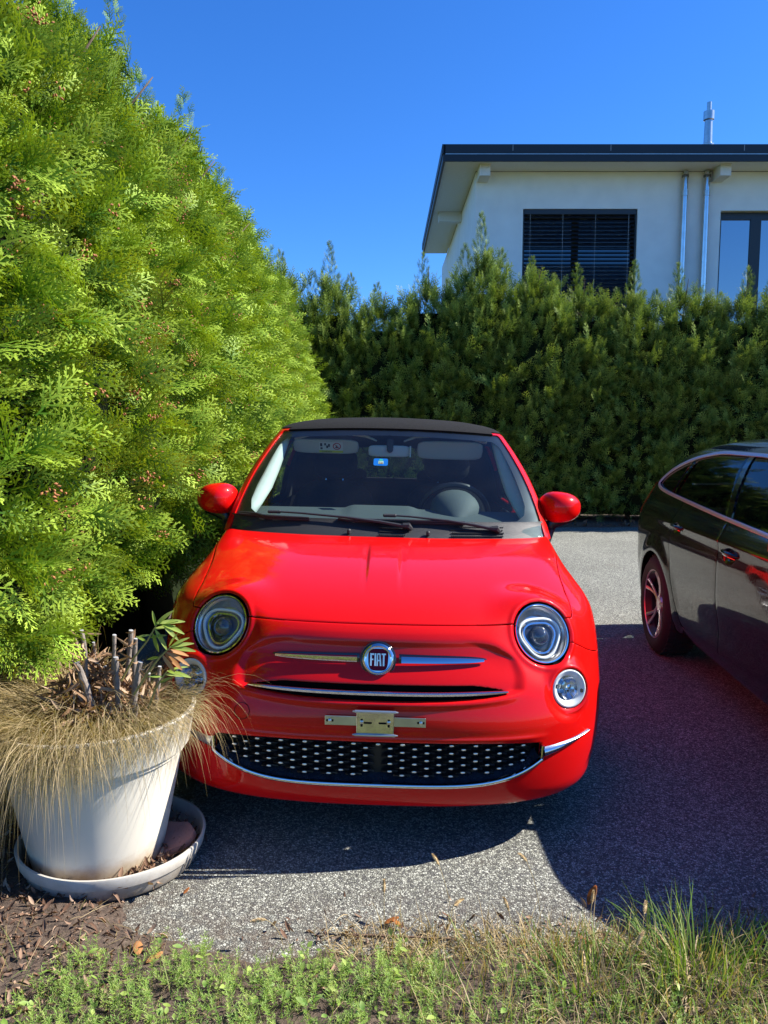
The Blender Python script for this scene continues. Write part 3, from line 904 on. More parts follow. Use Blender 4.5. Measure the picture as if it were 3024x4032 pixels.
for (kind, h) in (('c', .0165), ('s', .0165), ('s', .0125)):
    for i in range(k):
        th = 2 * PI * i / k
        u, v = (.0405 * math.cos(th), .0405 * math.sin(th)) if kind == 'c' else ou[i]
        V1.append(BC + bn * h + ba * u + bb * v)
F = [[r_ * k + i, r_ * k + (i + 1) % k, (r_ + 1) * k + (i + 1) % k, (r_ + 1) * k + i] for r_ in range(2) for i in range(k)]
e.add(V1, F); e.build('badge_ring', CHROME, bdg)
e = MB(); e.add([BC + bn * .0132 + ba * u * 1.01 + bb * v * 1.01 for u, v in ou], [list(range(k))])
e.build('badge_field', pm('maroon_enamel', (.17, .006, .022), .6, spec=.1), bdg, smooth=False)
def letter(strokes, x0, name):
    m_ = MB()
    for poly in strokes:
        P0 = [BC + bn * .0134 + ba * (x0 + u) + bb * v for u, v in poly]; P1 = [p + bn * .0020 for p in P0]; k_ = len(poly)
        m_.add(P0 + P1, [list(range(k_))[::-1], [k_ + i for i in range(k_)]] + [[i, (i + 1) % k_, k_ + (i + 1) % k_, k_ + i] for i in range(k_)])
    o = m_.build(name, pm('letter_silver', (.78, .79, .74), .3, .6), bdg, smooth=False)
h_ = .0205; s_ = .0056
letter([[(0, -h_), (s_, -h_), (s_, h_), (0, h_)], [(s_, h_ - .0055), (.0125, h_ - .0055), (.0125, h_), (s_, h_)], [(s_, -.002), (.0105, -.002), (.0105, .003), (s_, .003)]], -.0270, 'letter_f')
letter([[(0, -h_), (s_, -h_), (s_, h_), (0, h_)]], -.0125, 'letter_i')
letter([[(0, -h_), (.0048, -h_), (.0048, h_ - .004), (.0015, h_ - .002)], [(.0015, h_ - .002), (.0048, h_ - .004), (.0105, h_ - .004), (.0125, h_ - .002), (.0115, h_), (.0030, h_)],
        [(.0088, h_ - .004), (.0088, h_ - .004), (.0105, h_ - .004), (.0125, h_ - .002), (.0165, -h_), (.0112, -h_)], [(.0048, -.005), (.0098, -.005), (.0096, -.0005), (.0048, -.0005)]], -.0055, 'letter_a')
letter([[(.0045, -h_), (.0100, -h_), (.0100, h_ - .005), (.0045, h_ - .005)], [(0, h_ - .0050), (.0145, h_ - .0050), (.0145, h_), (0, h_)]], .0108, 'letter_t')
# lower grille -------------------------------------------------------------
gb = MB(); xs = np.linspace(-.56, .56, 57); V = []
gy = []
for x in xs:
    y, n1 = S.surf(x, .43); gy.append(y)
gy = np.array(gy)
for x, y in zip(xs, gy): V += [[x, y + .060, .235], [x, y + .055, .45]]
gb.add(V, [[2 * i, 2 * i + 2, 2 * i + 3, 2 * i + 1] for i in range(56)])
grille = gb.build('grille', pm('grille_black', (.003, .003, .003), .5), red)
# black waves between the studs
wv = MB()
pitch = .0405; row = .0262
def gyy(x): return float(np.interp(x, xs, gy))
stud0 = MB()
kk_ = 24
V = []
for (rx, rz_, yy) in ((.0085, .0034, 0), (.0078, .0028, -.0022), (.004, .0014, -.0028)):
    for i in range(14):
        th = 2 * PI * i / 14; V.append([rx * math.cos(th), yy, rz_ * math.sin(th)])
F = [[r_ * 14 + i, r_ * 14 + (i + 1) % 14, (r_ + 1) * 14 + (i + 1) % 14, (r_ + 1) * 14 + i] for r_ in range(2) for i in range(14)] + [[28 + i for i in range(14)]]
stud0.add(V, F); stud_me = stud0.build('stud', pm('stud_chrome', (.85, .86, .82), .32, .75), None, linked=False).data
ncol = 14
for c_ in range(-ncol, ncol + 1):
    x = c_ * pitch + .004
    if abs(x) > .522: continue
    x += 0
    for r_ in range(7):
        z = .398 - r_ * row - (row / 2 if c_ % 2 else 0) - .010 * (abs(x) / .52) ** 4
        if z < zb_gr(np.array(x)) + .029 or z > .402: continue
        if abs(x - .004) < .03 and z < .375: continue
        y = gyy(x)
        # dark scale behind each stud
        V = []
        for i in range(9):
            th = PI * i / 8
            V.append([x + .030 * math.cos(th), y + .050, z - .014 + .020 * math.sin(th)])
        V += [[x - .010, y + .030, z - .004], [x + .010, y + .030, z - .004], [x, y + .028, z + .003]]
        wv.add(V, [(0, 1, 2, 3, 10 + 1), (3, 4, 5, 11), (5, 6, 7, 8, 10 - 1 + 0), (8, 0, 10, 9), (0, 11, 10), (5, 9, 11)][:2] + [(0, 11, 10), (0, 10, 9, 8), (8, 9, 7), (7, 9, 6), (6, 9, 5), (5, 9, 11), (9, 10, 11)])
        o = bpy.data.objects.new('stud', stud_me); link(o, grille); o.location = (x, y + .027, z)
        slope = (gyy(min(x + .02, .56)) - gyy(max(x - .02, -.56))) / .04
        o.rotation_euler = (0, 0, math.atan(slope))
w_ = wv.build('grille_scales', pm('scale_black', (.008, .008, .009), .3), grille, smooth=False); w_['kind'] = 'stuff'
# shelf and chrome frame of the lower grille
xs2 = np.linspace(-.553, .553, 121)
zc = zb_gr(xs2) + .002
pts = []; nrm = []
for x, z in zip(xs2, zc):
    y, n1 = S.surf(x, z - .014); pts.append([x, y - .001, z]); nrm.append(n1 * [1, 1, 0])
pts = np.array(pts); nrm = np.array(nrm); nrm /= np.linalg.norm(nrm, axis=1)[:, None]
V = []
for i in range(len(pts)):
    p = pts[i]; q_ = p - nrm[i] * .048; q_[2] += .024
    V += [p + [0, 0, .003], p * .6 + q_ * .4 + [0, 0, -.006], q_]
sh = MB().add(V, [[3 * i + j, 3 * i + 3 + j, 3 * i + 4 + j, 3 * i + 1 + j] for i in range(len(pts) - 1) for j in range(2)]).build('grille_shelf', pm('shelf_gloss', (.02, .025, .035), .22, coat=.7, noise=.3, nscale=40), red)
# vertical ends join the frame
zz = np.linspace(.345, .392, 8)
ptsR = np.array([[.553 + .002 * i / 7, S.surf(.563, z)[0] - .002, z] for i, z in enumerate(zz)])
path = np.concatenate([ptsR[::-1] * [-1, 1, 1], pts, ptsR]); nn2 = np.concatenate([np.repeat(nrm[:1], 8, 0), nrm, np.repeat(nrm[-1:], 8, 0)])
strip(path, nn2, [(-.008, -.006), (-.0085, .001), (-.005, .006), (.001, .008), (.006, .005), (.0075, -.006)], 'chrome_frame', CHROME, red)
for sgn in (-1, 1):                                                   # wing shaped ends
    n_ = 26; f = np.linspace(0, 1, n_); x = .556 + .178 * f
    zt = .388 + .017 * f ** 1.3 + .002; zbm = .346 + .056 * f ** 1.15
    V = []
    for i in range(n_):
        for j in range(7):
            g = j / 6; z = zbm[i] + (zt[i] - zbm[i]) * g
            y, n1 = S.surf(sgn * x[i], z); y = y if abs(y) < 1 else 0
            o_ = -.003 + .019 * max(0, math.sin(PI * g)) ** .5 * (1 - .35 * f[i])
            V.append(np.array([sgn * x[i], y, z]) + n1 * o_)
    V = np.array(V).reshape(n_, 7, 3)
    for _ in range(6): V[1:-1] = (V[:-2] + 2 * V[1:-1] + V[2:]) / 4; V[:, 1:-1, 1] = (V[:, :-2, 1] + 2 * V[:, 1:-1, 1] + V[:, 2:, 1]) / 4
    V = V.reshape(-1, 3)
    F = [[i * 7 + j, i * 7 + j + 1, (i + 1) * 7 + j + 1, (i + 1) * 7 + j] for i in range(n_ - 1) for j in range(6)]
    o = MB().add(V, F).build('chrome_blade', CHROMED, red)
# tow hook cover
yt, ntt = S.surf(-.452, .49)
tc_ = MB(); tc_.lathe([(.0275, -.001), (.0275, .0012), (.0265, .0012), (.0262, -.001)], (-.452, yt, .49), ntt, 48)
tc_.build('tow_cover_seam', MATTB, red)
# plate bracket
yp, np_ = S.surf(0, .486)
br = MB(); pc = np.array([-.006, yp - .014, .485])
Rt = np.array([[1, 0, 0], [0, 1, 0], [0, 0, 1.]])
bar = MB(); bar.box(pc + [0, .004, .003], (.328, .003, .031), bev=.001)
pb = bar.build('plate_bracket', pm('bracket_zinc', (.50, .53, .45), .30, .9, noise=.15, nscale=15), red)
cp = MB(); cp.box(pc + [0, -.003, 0], (.122, .004, .078), bev=.0015)
cp.build('bracket_plate', pm('bracket_polished', (.58, .60, .50), .20, 1, noise=.2, nscale=25), pb)
for s_ in (-1, 1):
    rd = MB(); rd.tube([pc + [-.074, -.006, s_ * .039], pc + [-.066, -.006, s_ * .039]], [.0022, .0035], 8); rd.tube([pc + [-.066, -.006, s_ * .039], pc + [.066, -.006, s_ * .039]], .0048, 10); rd.tube([pc + [.066, -.006, s_ * .039], pc + [.074, -.006, s_ * .039]], [.0035, .0022], 8)
    rd.build('bracket_rod', pm('rod_zinc', (.6, .61, .58), .3, .9), pb)
    for (q0, q1) in (((.024, -.0055, .001), (.026, .002, .006)), ((.044, -.0055, .001), (.007, .002, .026)), ((.148, .0022, .003), (.024, .002, .0075))):
        sl_ = MB(); sl_.box(pc + [s_ * q0[0], q0[1], q0[2]], q1, bev=.0008); sl_.build('bracket_slot', MATTB, pb, smooth=False)
    for (dx, dz, dy) in ((.148, .003, -.001), (.044, .004, -.008)):
        sc_ = MB(); sc_.lathe([(.0065, .0), (.006, .003), (.003, .0045), (.0004, .005)], pc + [s_ * dx, dy + .003, dz], (0, -1, 0), 14); sc_.build('screw', ALU, pb)
# mirrors --------------------------------------------------------------------
for sgn in (-1, 1):
    c_ = np.array([sgn * .828, 1.27, 1.082]); m_ = MB(); V = []; nu_, nv_ = 36, 20
    for j in range(nv_ + 1):
        ph = PI * j / nv_ * .5 + PI / 2 * 0                       # front dome
        for i in range(nu_):
            th = 2 * PI * i / nu_; ct, st = math.cos(th), math.sin(th)
            r_ = math.sin(ph) ** .8
            X = .101 * np.sign(ct) * abs(ct) ** .84 * r_; Z = .072 * np.sign(st) * abs(st) ** .84 * r_
            out = X * sgn
            Z *= 1 + .9 * (-X) * 1 if False else 1 - 1.3 * X * 1.0
            if Z > 0: Z *= 1.05
            Yy = -.085 * math.cos(ph) ** .9 + .03 * (X / .1) ** 2
            V.append([c_[0] + X * sgn, c_[1] + Yy, c_[2] + Z + (.006 if Z > 0 else .008) * 0])
    F = [[j * nu_ + i, j * nu_ + (i + 1) % nu_, (j + 1) * nu_ + (i + 1) % nu_, (j + 1) * nu_ + i] for j in range(nv_) for i in range(nu_)]
    base_n = nv_ * nu_
    V2 = [[v[0] * 1, v[1] + .035, v[2]] for v in V[base_n:base_n + nu_]]
    for k_, v in enumerate(V2): V2[k_] = [c_[0] + (v[0] - c_[0]) * .93, v[1], c_[2] + (v[2] - c_[2]) * .93]
    m_.add(V, F); m_.add(V[base_n:base_n + nu_] + V2, [[i, (i + 1) % nu_, nu_ + (i + 1) % nu_, nu_ + i] for i in range(nu_)])
    mir = m_.build('door_mirror', RED, red, ang=80)
    g_ = MB(); g_.add(V2, [list(range(nu_))]); g_.build('mirror_glass', SILV, mir, smooth=False)
    st_ = MB()
    pts = [c_ + [sgn * .055, .005, -.056], c_ + [0, .005, -.066], c_ + [-sgn * .040, .005, -.080], c_ + [-sgn * .050, .0, -.11], [sgn * .762, 1.22, .945], [sgn * .745, 1.20, .915]]
    st_.tube(pts, [.014, .024, .030, .026, .022, .026], 12, flat=.8, up=(0, 1, 0))
    st_.build('mirror_stalk', pm('stalk_black', (.02, .02, .021), .3), mir)
# door handle, wheels ---------------------------------------------------------
for d_, sgn in ((dR, 1), (dL, -1)):
    h = MB(); h.box((sgn * .842, 2.05, .83), (.02, .16, .022), bev=.008); h.build('handle', CHROME, d_)
RIMF = pm('alloy_grey', (.42, .42, .43), .25, .9)
for (yy, nm) in ((.785, 'w'), (3.03, 'w')):
    for sgn in (-1, 1):
        dz = .285 + sgn * .70 * math.sin(R(1.4)) - .002
        make_wheel('wheel', red, (sgn * .715, yy, dz), .285, .175, sgn, 8, .195, RIMF)
# interior ------------------------------------------------------------------------
ds = MB(); nx, ny = 60, 16; V = []
for j in range(ny):
    f = j / (ny - 1)
    for i in range(nx):
        x = -.66 + 1.32 * i / (nx - 1)
        yF_ = 1.03 + .16 * (abs(x) / .7) ** 2.4 ; yB = 1.40
        y = yF_ + (yB - yF_) * f
        z = .990 + (.060 + .004 * math.cos(x * 3)) * f ** .8
        z += .016 * float(sst(.0, 1.0, f)) * (float(sst(-.22, -.17, x)) - float(sst(.10, .16, x)))
        if f > .9: z -= .04 * (f - .9) / .1
        V.append([x, y, z])
for i in range(nx):
    x = -.66 + 1.32 * i / (nx - 1); V.append([x, 1.46, .94])
for i in range(nx):
    x = -.66 + 1.32 * i / (nx - 1); V.append([x, 1.42, .60])
F = [[j * nx + i, j * nx + i + 1, (j + 1) * nx + i + 1, (j + 1) * nx + i] for j in range(ny + 1) for i in range(nx - 1)]
dash = ds.add(V, F).build('dashboard', DASH, red)
bn_ = MB(); V = []; nr_ = 14
for j in range(7):
    y = 1.22 + .038 * j; s2 = math.sin(min(1, (j + .3) / 4) * PI / 2)
    for i in range(nr_):
        th = PI * i / (nr_ - 1); V.append([.335 + .125 * math.cos(th) * s2, y, 1.0 + .122 * s2 * max(0, math.sin(th)) ** .7 + .02 * (j / 6)])
F = [[j * nr_ + i, j * nr_ + i + 1, (j + 1) * nr_ + i + 1, (j + 1) * nr_ + i] for j in range(6) for i in range(nr_ - 1)]
F.append(list(range(nr_)))
bn_.add(V, F); bn_.build('instrument_hood', DASH, dash)
ring = MB(); n_ = 40; rr = .178; Cw = np.array([.335, 1.53, 1.00]); wn = np.array([0, .93, .37]); _, wa_, wb2 = axes(wn)
V = []
for i in range(n_):
    th = 2 * PI * i / n_
    o_ = math.cos(th) * wa_ + math.sin(th) * wb2; p = Cw + rr * o_
    for j in range(8):
        a2 = 2 * PI * j / 8; V.append(p + .0145 * (math.cos(a2) * o_ + math.sin(a2) * wn))
F = [[i * 8 + j, i * 8 + (j + 1) % 8, ((i + 1) % n_) * 8 + (j + 1) % 8, ((i + 1) % n_) * 8 + j] for i in range(n_) for j in range(8)]
ring.add(V, F)
for th in (0, PI, -PI / 2):
    o_ = math.cos(th) * wa_ + math.sin(th) * wb2; ring.tube([Cw + o_ * .03, Cw + o_ * rr], [.03, .014], 8, flat=.4)
ring.lathe([(.0, .02), (.05, .015), (.06, -.01)], Cw, wn, 20)
ring.build('steering_wheel', pm('wheel_leather', (.010, .010, .010), .4), red)
def cushion(m_, c, d, rot=None, p=3.2, n1=18, n2=10):
    V = []
    for j in range(n2 + 1):
        v = -PI / 2 + PI * j / n2
        for i in range(n1):
            u = 2 * PI * i / n1
            f = lambda q: np.sign(q) * abs(q) ** (2 / p)
            q = np.array([f(math.cos(v)) * f(math.cos(u)) * d[0] / 2, f(math.cos(v)) * f(math.sin(u)) * d[1] / 2, f(math.sin(v)) * d[2] / 2])
            if rot is not None: q = rot @ q
            V.append(q + c)
    F = [[j * n1 + i, j * n1 + (i + 1) % n1, (j + 1) * n1 + (i + 1) % n1, (j + 1) * n1 + i] for j in range(n2) for i in range(n1)]
    m_.add(V, F); return m_
for sgn in (-1, 1):
    a_ = R(-14); Rx = np.array([[1, 0, 0], [0, math.cos(a_), -math.sin(a_)], [0, math.sin(a_), math.cos(a_)]])
    s_ = MB(); cushion(s_, np.array([sgn * .33, 2.05, .86]), (.50, .16, .56), Rx); cushion(s_, np.array([sgn * .33, 1.82, .58]), (.50, .50, .16))
    seat = s_.build('seat', SEAT, red, ang=80)
    h = MB(); cushion(h, np.array([sgn * .33, 2.13, 1.235]), (.27, .12, .20), Rx, 2.6); h.build('headrest', SEAT, seat, ang=80)
    p_ = MB()
    for dx in (-.05, .05): p_.tube([[sgn * .33 + dx, 2.10, 1.08], [sgn * .33 + dx, 2.12, 1.18]], .006, 8)
    p_.build('headrest_post', CHROME, seat)
rs = MB(); cushion(rs, np.array([0, 2.78, .86]), (1.05, .16, .5)); cushion(rs, np.array([-.28, 2.84, 1.12]), (.22, .08, .10)); cushion(rs, np.array([.28, 2.84, 1.12]), (.22, .08, .10))
rs.build('rear_seat', SEAT, red, ang=80)
sh_ = MB(); sh_.box((0, 3.05, 1.02), (1.1, .36, .02)); sh_.build('parcel_shelf', DASH, red)
bl_ = MB(); bl_.box((.0, 2.86, 1.085), (.20, .02, .018), bev=.004); bl_.build('brake_light', pm('brake_light_grey', (.5, .5, .48), .4), red)
for sgn in (-1, 1):
    dt = MB(); dt.box((sgn * .70, 1.80, .80), (.04, 1.1, .34), bev=.015); dt.build('door_trim', pm('door_card', (.05, .05, .055), .6), red)
    vs = MB(); Rv = np.array([[1, 0, 0], [0, .80, .6], [0, -.6, .80]])
    cushion(vs, np.array([-.338 if sgn < 0 else .313, 1.635, 1.340 if sgn < 0 else 1.333]), (.345, .020, .085 if sgn < 0 else .110), np.array([[1, 0, 0], [0, .85, -.52], [0, .52, .85]]), 5, 28, 10)
    v_ = vs.build('sun_visor', VISOR, red, ang=80)
    if sgn < 0:
        Rm = np.array([[1, 0, 0], [0, .85, -.52], [0, .52, .85]])
        def vp(u, w2, o_=.0115): return np.array([-.338, 1.635, 1.340]) + Rm @ np.array([u, -o_, w2])
        def vq(mb_, u0, u1, w0, w1, o_): mb_.add([vp(u0, w0, o_), vp(u1, w0, o_), vp(u1, w1, o_), vp(u0, w1, o_)], [[0, 1, 2, 3]])
        st = MB(); vq(st, -.035, .090, -.032, .034, .0118); so2 = st.build('visor_sticker', pm('sticker_white', (.62, .64, .60), .6), v_, smooth=False)
        st = MB(); vq(st, -.035, .090, -.032, -.018, .0124); st.build('sticker_band', pm('sticker_yellow', (.60, .62, .04), .6), v_, smooth=False)
        st = MB(); n_ = 26
        V = [vp(.058 + r_ * math.cos(2 * PI * i / n_), .008 + r_ * math.sin(2 * PI * i / n_), .0127) for r_ in (.0215, .0165) for i in range(n_)]
        st.add(V, [[i, (i + 1) % n_, n_ + (i + 1) % n_, n_ + i] for i in range(n_)])
        st.add([vp(.058 - .0165, .008 + .0145, .0127), vp(.058 - .0130, .008 + .0165, .0127), vp(.058 + .0165, .008 - .0145, .0127), vp(.058 + .0130, .008 - .0165, .0127)], [[0, 1, 2, 3]])
        st.build('ban_sign', pm('sign_red', (.45, .02, .03), .6), v_, smooth=False)
        st = MB()
        for (u0, u1, w0, w1) in ((-.030, -.018, .006, .026), (-.008, .002, .012, .026), (.002, .012, -.004, .012), (.012, .022, .004, .022), (-.029, -.017, -.012, .0), (.050, .066, -.003, .006), (.054, .060, .006, .014)):
            vq(st, u0, u1, w0, w1, .0125)
        st.build('sticker_pictogram', pm('print_black', (.04, .04, .04), .6), v_, smooth=False)
        cu = bpy.data.curves.new('text', 'FONT'); cu.body = 'AIRBAG'; cu.size = .0155; cu.align_x = 'CENTER'; cu.align_y = 'CENTER'; cu.extrude = .0002
        to = bpy.data.objects.new('warning_text', cu); link(to); bpy.context.view_layer.update()
        me = bpy.data.meshes.new_from_object(to); bpy.data.objects.remove(to)
        tt = bpy.data.objects.new('warning_text', me); me.materials.append(pm('print_black2', (.03, .03, .03), .6)); link(tt, v_)
        X_ = Rm @ np.array([-1, 0, 0]); Y_ = Rm @ np.array([0, 0, -1]); Z_ = Rm @ np.array([0, -1, 0]); o_ = vp(.005, -.025, .0130)
        tt.matrix_local = Matrix([[X_[0], Y_[0], Z_[0], o_[0]], [X_[1], Y_[1], Z_[1], o_[1]], [X_[2], Y_[2], Z_[2], o_[2]], [0, 0, 0, 1]])
for sgn in (-1, 1):                                           # ivory pillar covers seen through the screen
    pp = np.array([[.668, 1.19, 1.005], [.662, 1.25, 1.06], [.640, 1.33, 1.13], [.612, 1.42, 1.21], [.585, 1.50, 1.29], [.556, 1.58, 1.365], [.53, 1.62, 1.40]])
    wd = np.array([.030, .048, .056, .050, .042, .030, .014]); V = []
    for p, w2 in zip(pp, wd):
        for j in range(6):
            f = j / 5; V.append([sgn * (p[0] + .012 - w2 * 1.25 * f), p[1] + .05 * f * w2 / .05 - .012 * math.sin(PI * f), p[2]])
    o = MB().add(V, [[6 * i + j, 6 * i + j + 1, 6 * i + 7 + j, 6 * i + 6 + j] for i in range(6) for j in range(5)]).build('pillar_cover', BEIGE, red)
    md = o.modifiers.new('thick', 'SOLIDIFY'); md.thickness = .008; md.offset = 0
hd = MB()                                                   # padded header along the top of the screen
pts = [[-.50, 1.62, 1.375], [-.40, 1.60, 1.405], [-.20, 1.585, 1.408], [-.13, 1.58, 1.40], [-.07, 1.57, 1.375]]
hd.tube(pts, [.012, .016, .017, .015, .007], 8, flat=.6); hd.tube([[-p[0], p[1], p[2]] for p in pts], [.012, .016, .017, .015, .007], 8, flat=.6)
hd.build('header_trim', VISOR, red)
rm = MB(); cushion(rm, np.array([-.003, 1.555, 1.324]), (.218, .035, .060), None, 5, 28, 10); rvm = rm.build('rear_view_mirror', VISOR, red, ang=80)
ra = MB(); ra.box((-.0, 1.535, 1.362), (.034, .016, .050), bev=.004); ra.lathe([(.016, -.004), (.016, .006), (.007, .009), (.0005, .009)], (-.0, 1.535, 1.332), (0, -1, .1), 20); ra.build('mirror_mount', PLB, rvm)
eg = MB(); eg.box((.104, 1.549, 1.324), (.008, .045, .058), bev=.003); eg.build('mirror_edge', BEIGE, rvm)
# toll sticker behind the glass
def wsp(x, z, o_=-.011):
    return ws_pt(x, z, o_)
p0 = wsp(-.045, 1.285); Ns = GH.N[np.unravel_index(((GH.P[..., 0] + .045) ** 2 + (GH.P[..., 2] - 1.285) ** 2 + np.where(GH.P[..., 1] > 1.8, 9, 0)).argmin(), GH.P.shape[:2])]
n_, a_, b_ = axes(Ns)
def stq(mb_, u0, u1, v0, v1, o_):
    mb_.add([p0 + a_ * u0 + b_ * v0 + n_ * o_, p0 + a_ * u1 + b_ * v0 + n_ * o_, p0 + a_ * u1 + b_ * v1 + n_ * o_, p0 + a_ * u0 + b_ * v1 + n_ * o_], [[0, 1, 2, 3]])
st = MB(); rr = .009; V = []
for (cx_, cy_, t0) in ((.026, .018, 0), (-.026, .018, 90), (-.026, -.018, 180), (.026, -.018, 270)):
    for k_ in range(5):
        th = R(t0 + 90 * k_ / 4); V.append(p0 + a_ * (cx_ + rr * math.cos(th)) + b_ * (cy_ + rr * math.sin(th)))
st.add(V, [list(range(20))]); stk = st.build('toll_sticker', pm('sticker_blue', (.005, .17, .62), .4), red, smooth=False)
st = MB(); stq(st, -.012, .014, -.014, .008, .0008); st.build('sticker_field', pm('sticker_pale', (.45, .62, .50), .5), stk, smooth=False)
st = MB(); stq(st, -.008, .010, .010, .022, .0008); st.build('sticker_crest', pm('sticker_green', (.05, .5, .35), .5), stk, smooth=False)
cu = bpy.data.curves.new('text', 'FONT'); cu.body = '26'; cu.size = .022; cu.align_x = 'CENTER'; cu.align_y = 'CENTER'; cu.extrude = .0002
to = bpy.data.objects.new('year_digits', cu); link(to); bpy.context.view_layer.update()
me = bpy.data.meshes.new_from_object(to); bpy.data.objects.remove(to)
tt = bpy.data.objects.new('year_digits', me); me.materials.append(pm('sticker_orange', (.6, .22, .08), .5)); link(tt, stk)
o_ = p0 + a_ * .001 + b_ * -.008 + n_ * .0016
tt.matrix_local = Matrix([[a_[0], b_[0], n_[0], o_[0]], [a_[1], b_[1], n_[1], o_[1]], [a_[2], b_[2], n_[2], o_[2]], [0, 0, 0, 1]])
# ------------------------------------------------------------------ BLACK CAR
bc = empty('parked_car', (2.70, 5.66, .0), (0, 0, R(180 - 4)))
tag(bc, 'glossy black hatchback with tinted windows and chrome window trim, cut by the right edge', 'car')
BW = [(0.19, 0.22, 0.8, 0.45, 3, 3.652, 0.45, 3, 0),  # unseen nose shortened and screen set back to shape the cast shadow
(0.23, 0.1, 0.845, 0.48, 3, 3.746, 0.45, 3, 0),
(0.32, 0.03, 0.868, 0.5, 3, 3.801, 0.45, 3, 0),
(0.48, 0.0, 0.885, 0.5, 3, 3.823, 0.45, 3, 0),
(0.62, 0.015, 0.898, 0.5, 3, 3.817, 0.45, 3, 0),
(0.74, 0.03, 0.9, 0.48, 3, 3.79, 0.45, 3, 0),
(0.84, 0.045, 0.892, 0.46, 3, 3.724, 0.45, 2.8, 0),
(0.9, 0.06, 0.884, 0.45, 2.9, 3.598, 0.45, 2.6, 0),
(0.935, 0.075, 0.872, 0.44, 2.8, 3.39, 0.45, 2.5, 0),
(0.97, 0.095, 0.852, 0.42, 2.8, 3.115, 0.5, 2.5, 0),
(1.02, 0.14, 0.835, 0.4, 2.8, 3.016, 0.45, 2.5, 0),
(1.1, 0.25, 0.808, 0.36, 2.8, 2.89, 0.42, 2.5, 0.0),
(1.2, 0.42, 0.762, 0.33, 2.8, 2.68, 0.38, 2.5, 0.004),
(1.3, 0.66, 0.7, 0.3, 2.8, 2.44, 0.34, 2.5, 0.008),
(1.36, 0.92, 0.64, 0.3, 2.7, 2.25, 0.32, 2.5, 0.012),
(1.395, 1.22, 0.555, 0.26, 2.6, 2.07, 0.26, 2.5, 0.014),
(1.415, 1.5, 0.4, 0.2, 2.5, 1.97, 0.18, 2.5, 0.01),
(1.42, 1.72, 0.15, 0.05, 2.4, 1.86, 0.06, 2.4, 0)]
def side_b(x, y, z):
    f = np.exp(-((z - .885) / .028) ** 2) * .010 * sst(.6, 1.2, y) - .012 * np.exp(-((z - .42) / .11) ** 2) * sst(1.2, 1.7, y) * (1 - sst(2.9, 3.2, y))
    return np.where(x > .5, f, 0)
BS = Shell(BW, lambda z: 1.6 if z < .95 else 1.0, 160, 1.76, 100, 130, side=side_b)
def ztop(y): return pchip(np.array([-2., .52, .60, .80, 1.05, 1.4, 1.9, 2.3, 2.55, 2.8, 3.1, 9.]), np.array([1.0, 1.06, 1.13, 1.215, 1.275, 1.31, 1.31, 1.255, 1.175, 1.05, .97, .9]), y)
def zbot(y): return pchip(np.array([-2., .50, .58, .75, 1.2, 2.0, 3.1, 9.]), np.array([1.2, 1.11, 1.065, 1.045, 1.02, .985, .955, .94]), y)
def b_arch(x, y, z, rv): return np.where(np.abs(x) > .5, np.minimum(np.hypot(y - .82, z - .31) - .350, np.hypot(y - 3.17, z - .31) - .345), 1.)
def b_glass(x, y, z, rv): return np.where(np.abs(x) > .45, np.maximum(np.maximum(zbot(y) - z, z - ztop(y)), np.maximum(.53 - y, y - 2.84)), 1.)
def b_ca(x, y, z, rv): return np.where(z > .93, np.abs(y - (.98 - .35 * (1.25 - z) )) - .013, 1.)
def b_seam(y0):
    return lambda x, y, z, rv: y - y0(z)
yA = lambda z: pchip(np.array([0., .25, .45, .62, .80, 1.0, 1.25, 2.]), np.array([1.36, 1.30, 1.20, 1.14, 1.11, 1.16, 1.26, 1.3]), z)
yB = lambda z: 1.88 + .03 * np.sin((z - .3) * 3) + np.where(z > .93, (z - .93) * -.35, 0)
yC = lambda z: 2.79 - np.clip(z - 1.0, 0, 1) * 1.2
def b_sill(x, y, z, rv): return z - (.285 + .02 * (y - 1.2))
def b_rw(x, y, z, rv): return np.where(y < 1.3, np.maximum(np.maximum(np.abs(x) - .50, 1.06 - z), z - 1.33), 1.)
def b_ws(x, y, z, rv): return np.where(y > 1.8, np.maximum(np.maximum(np.abs(x) - .88 * rv['W'], 1.0 - z), z - 1.36), 1.)
def b_tl(x, y, z, rv):
    return np.where((y < .6) & (z > .5), np.maximum(np.maximum(.62 - (z - .9) * .35 - np.abs(x), y - (.40 + .40 * (z - .95))), np.maximum(.86 - z, z - 1.10)), 1.)
ja = BS.snap(b_arch); jg = BS.snap(b_glass); jt = BS.snap(b_tl); jr = BS.snap(b_rw); jw = BS.snap(b_ws)
jA = BS.snap(b_seam(yA)); jB = BS.snap(b_seam(yB)); jC = BS.snap(b_seam(yC)); js = BS.snap(b_sill)
BS.tris()
def disp_b(P, rv):
    P = P.copy(); x, y, z = P[..., 0], P[..., 1], P[..., 2]; sg = np.sign(x)
    for yc in (.82, 3.17):
        d = np.hypot(y - yc, z - .31); P[..., 0] += sg * .016 * (1 - sst(.35, .47, d)) * (np.abs(x) > .5)
    for yc, zc in ((1.24, .862), (2.06, .832)):                      # scoops behind the door handles
        d = np.hypot((y - yc) / .062, (z - zc) / .034); P[..., 0] -= sg * .020 * (1 - sst(.3, 1.0, d)) * (np.abs(x) > .5)
    return P
BS.finish(disp_b)
tg = BS.TG; cb = BS.base.reshape(-1, 3)[BS.T].mean(1)
gl = tg[jg] < 0; ar_ = tg[ja] < 0; tl = tg[jt] < 0; rw = tg[jr] < 0; wsb = (tg[jw] < 0) & ~gl
solid = ~(gl | ar_ | tl | rw | wsb)
inA = tg[jA] > 0; inB = tg[jB] > 0; inC = tg[jC] > 0; sill = (tg[js] < 0) & (cb[:, 1] > 1.1) & (cb[:, 1] < 2.86)
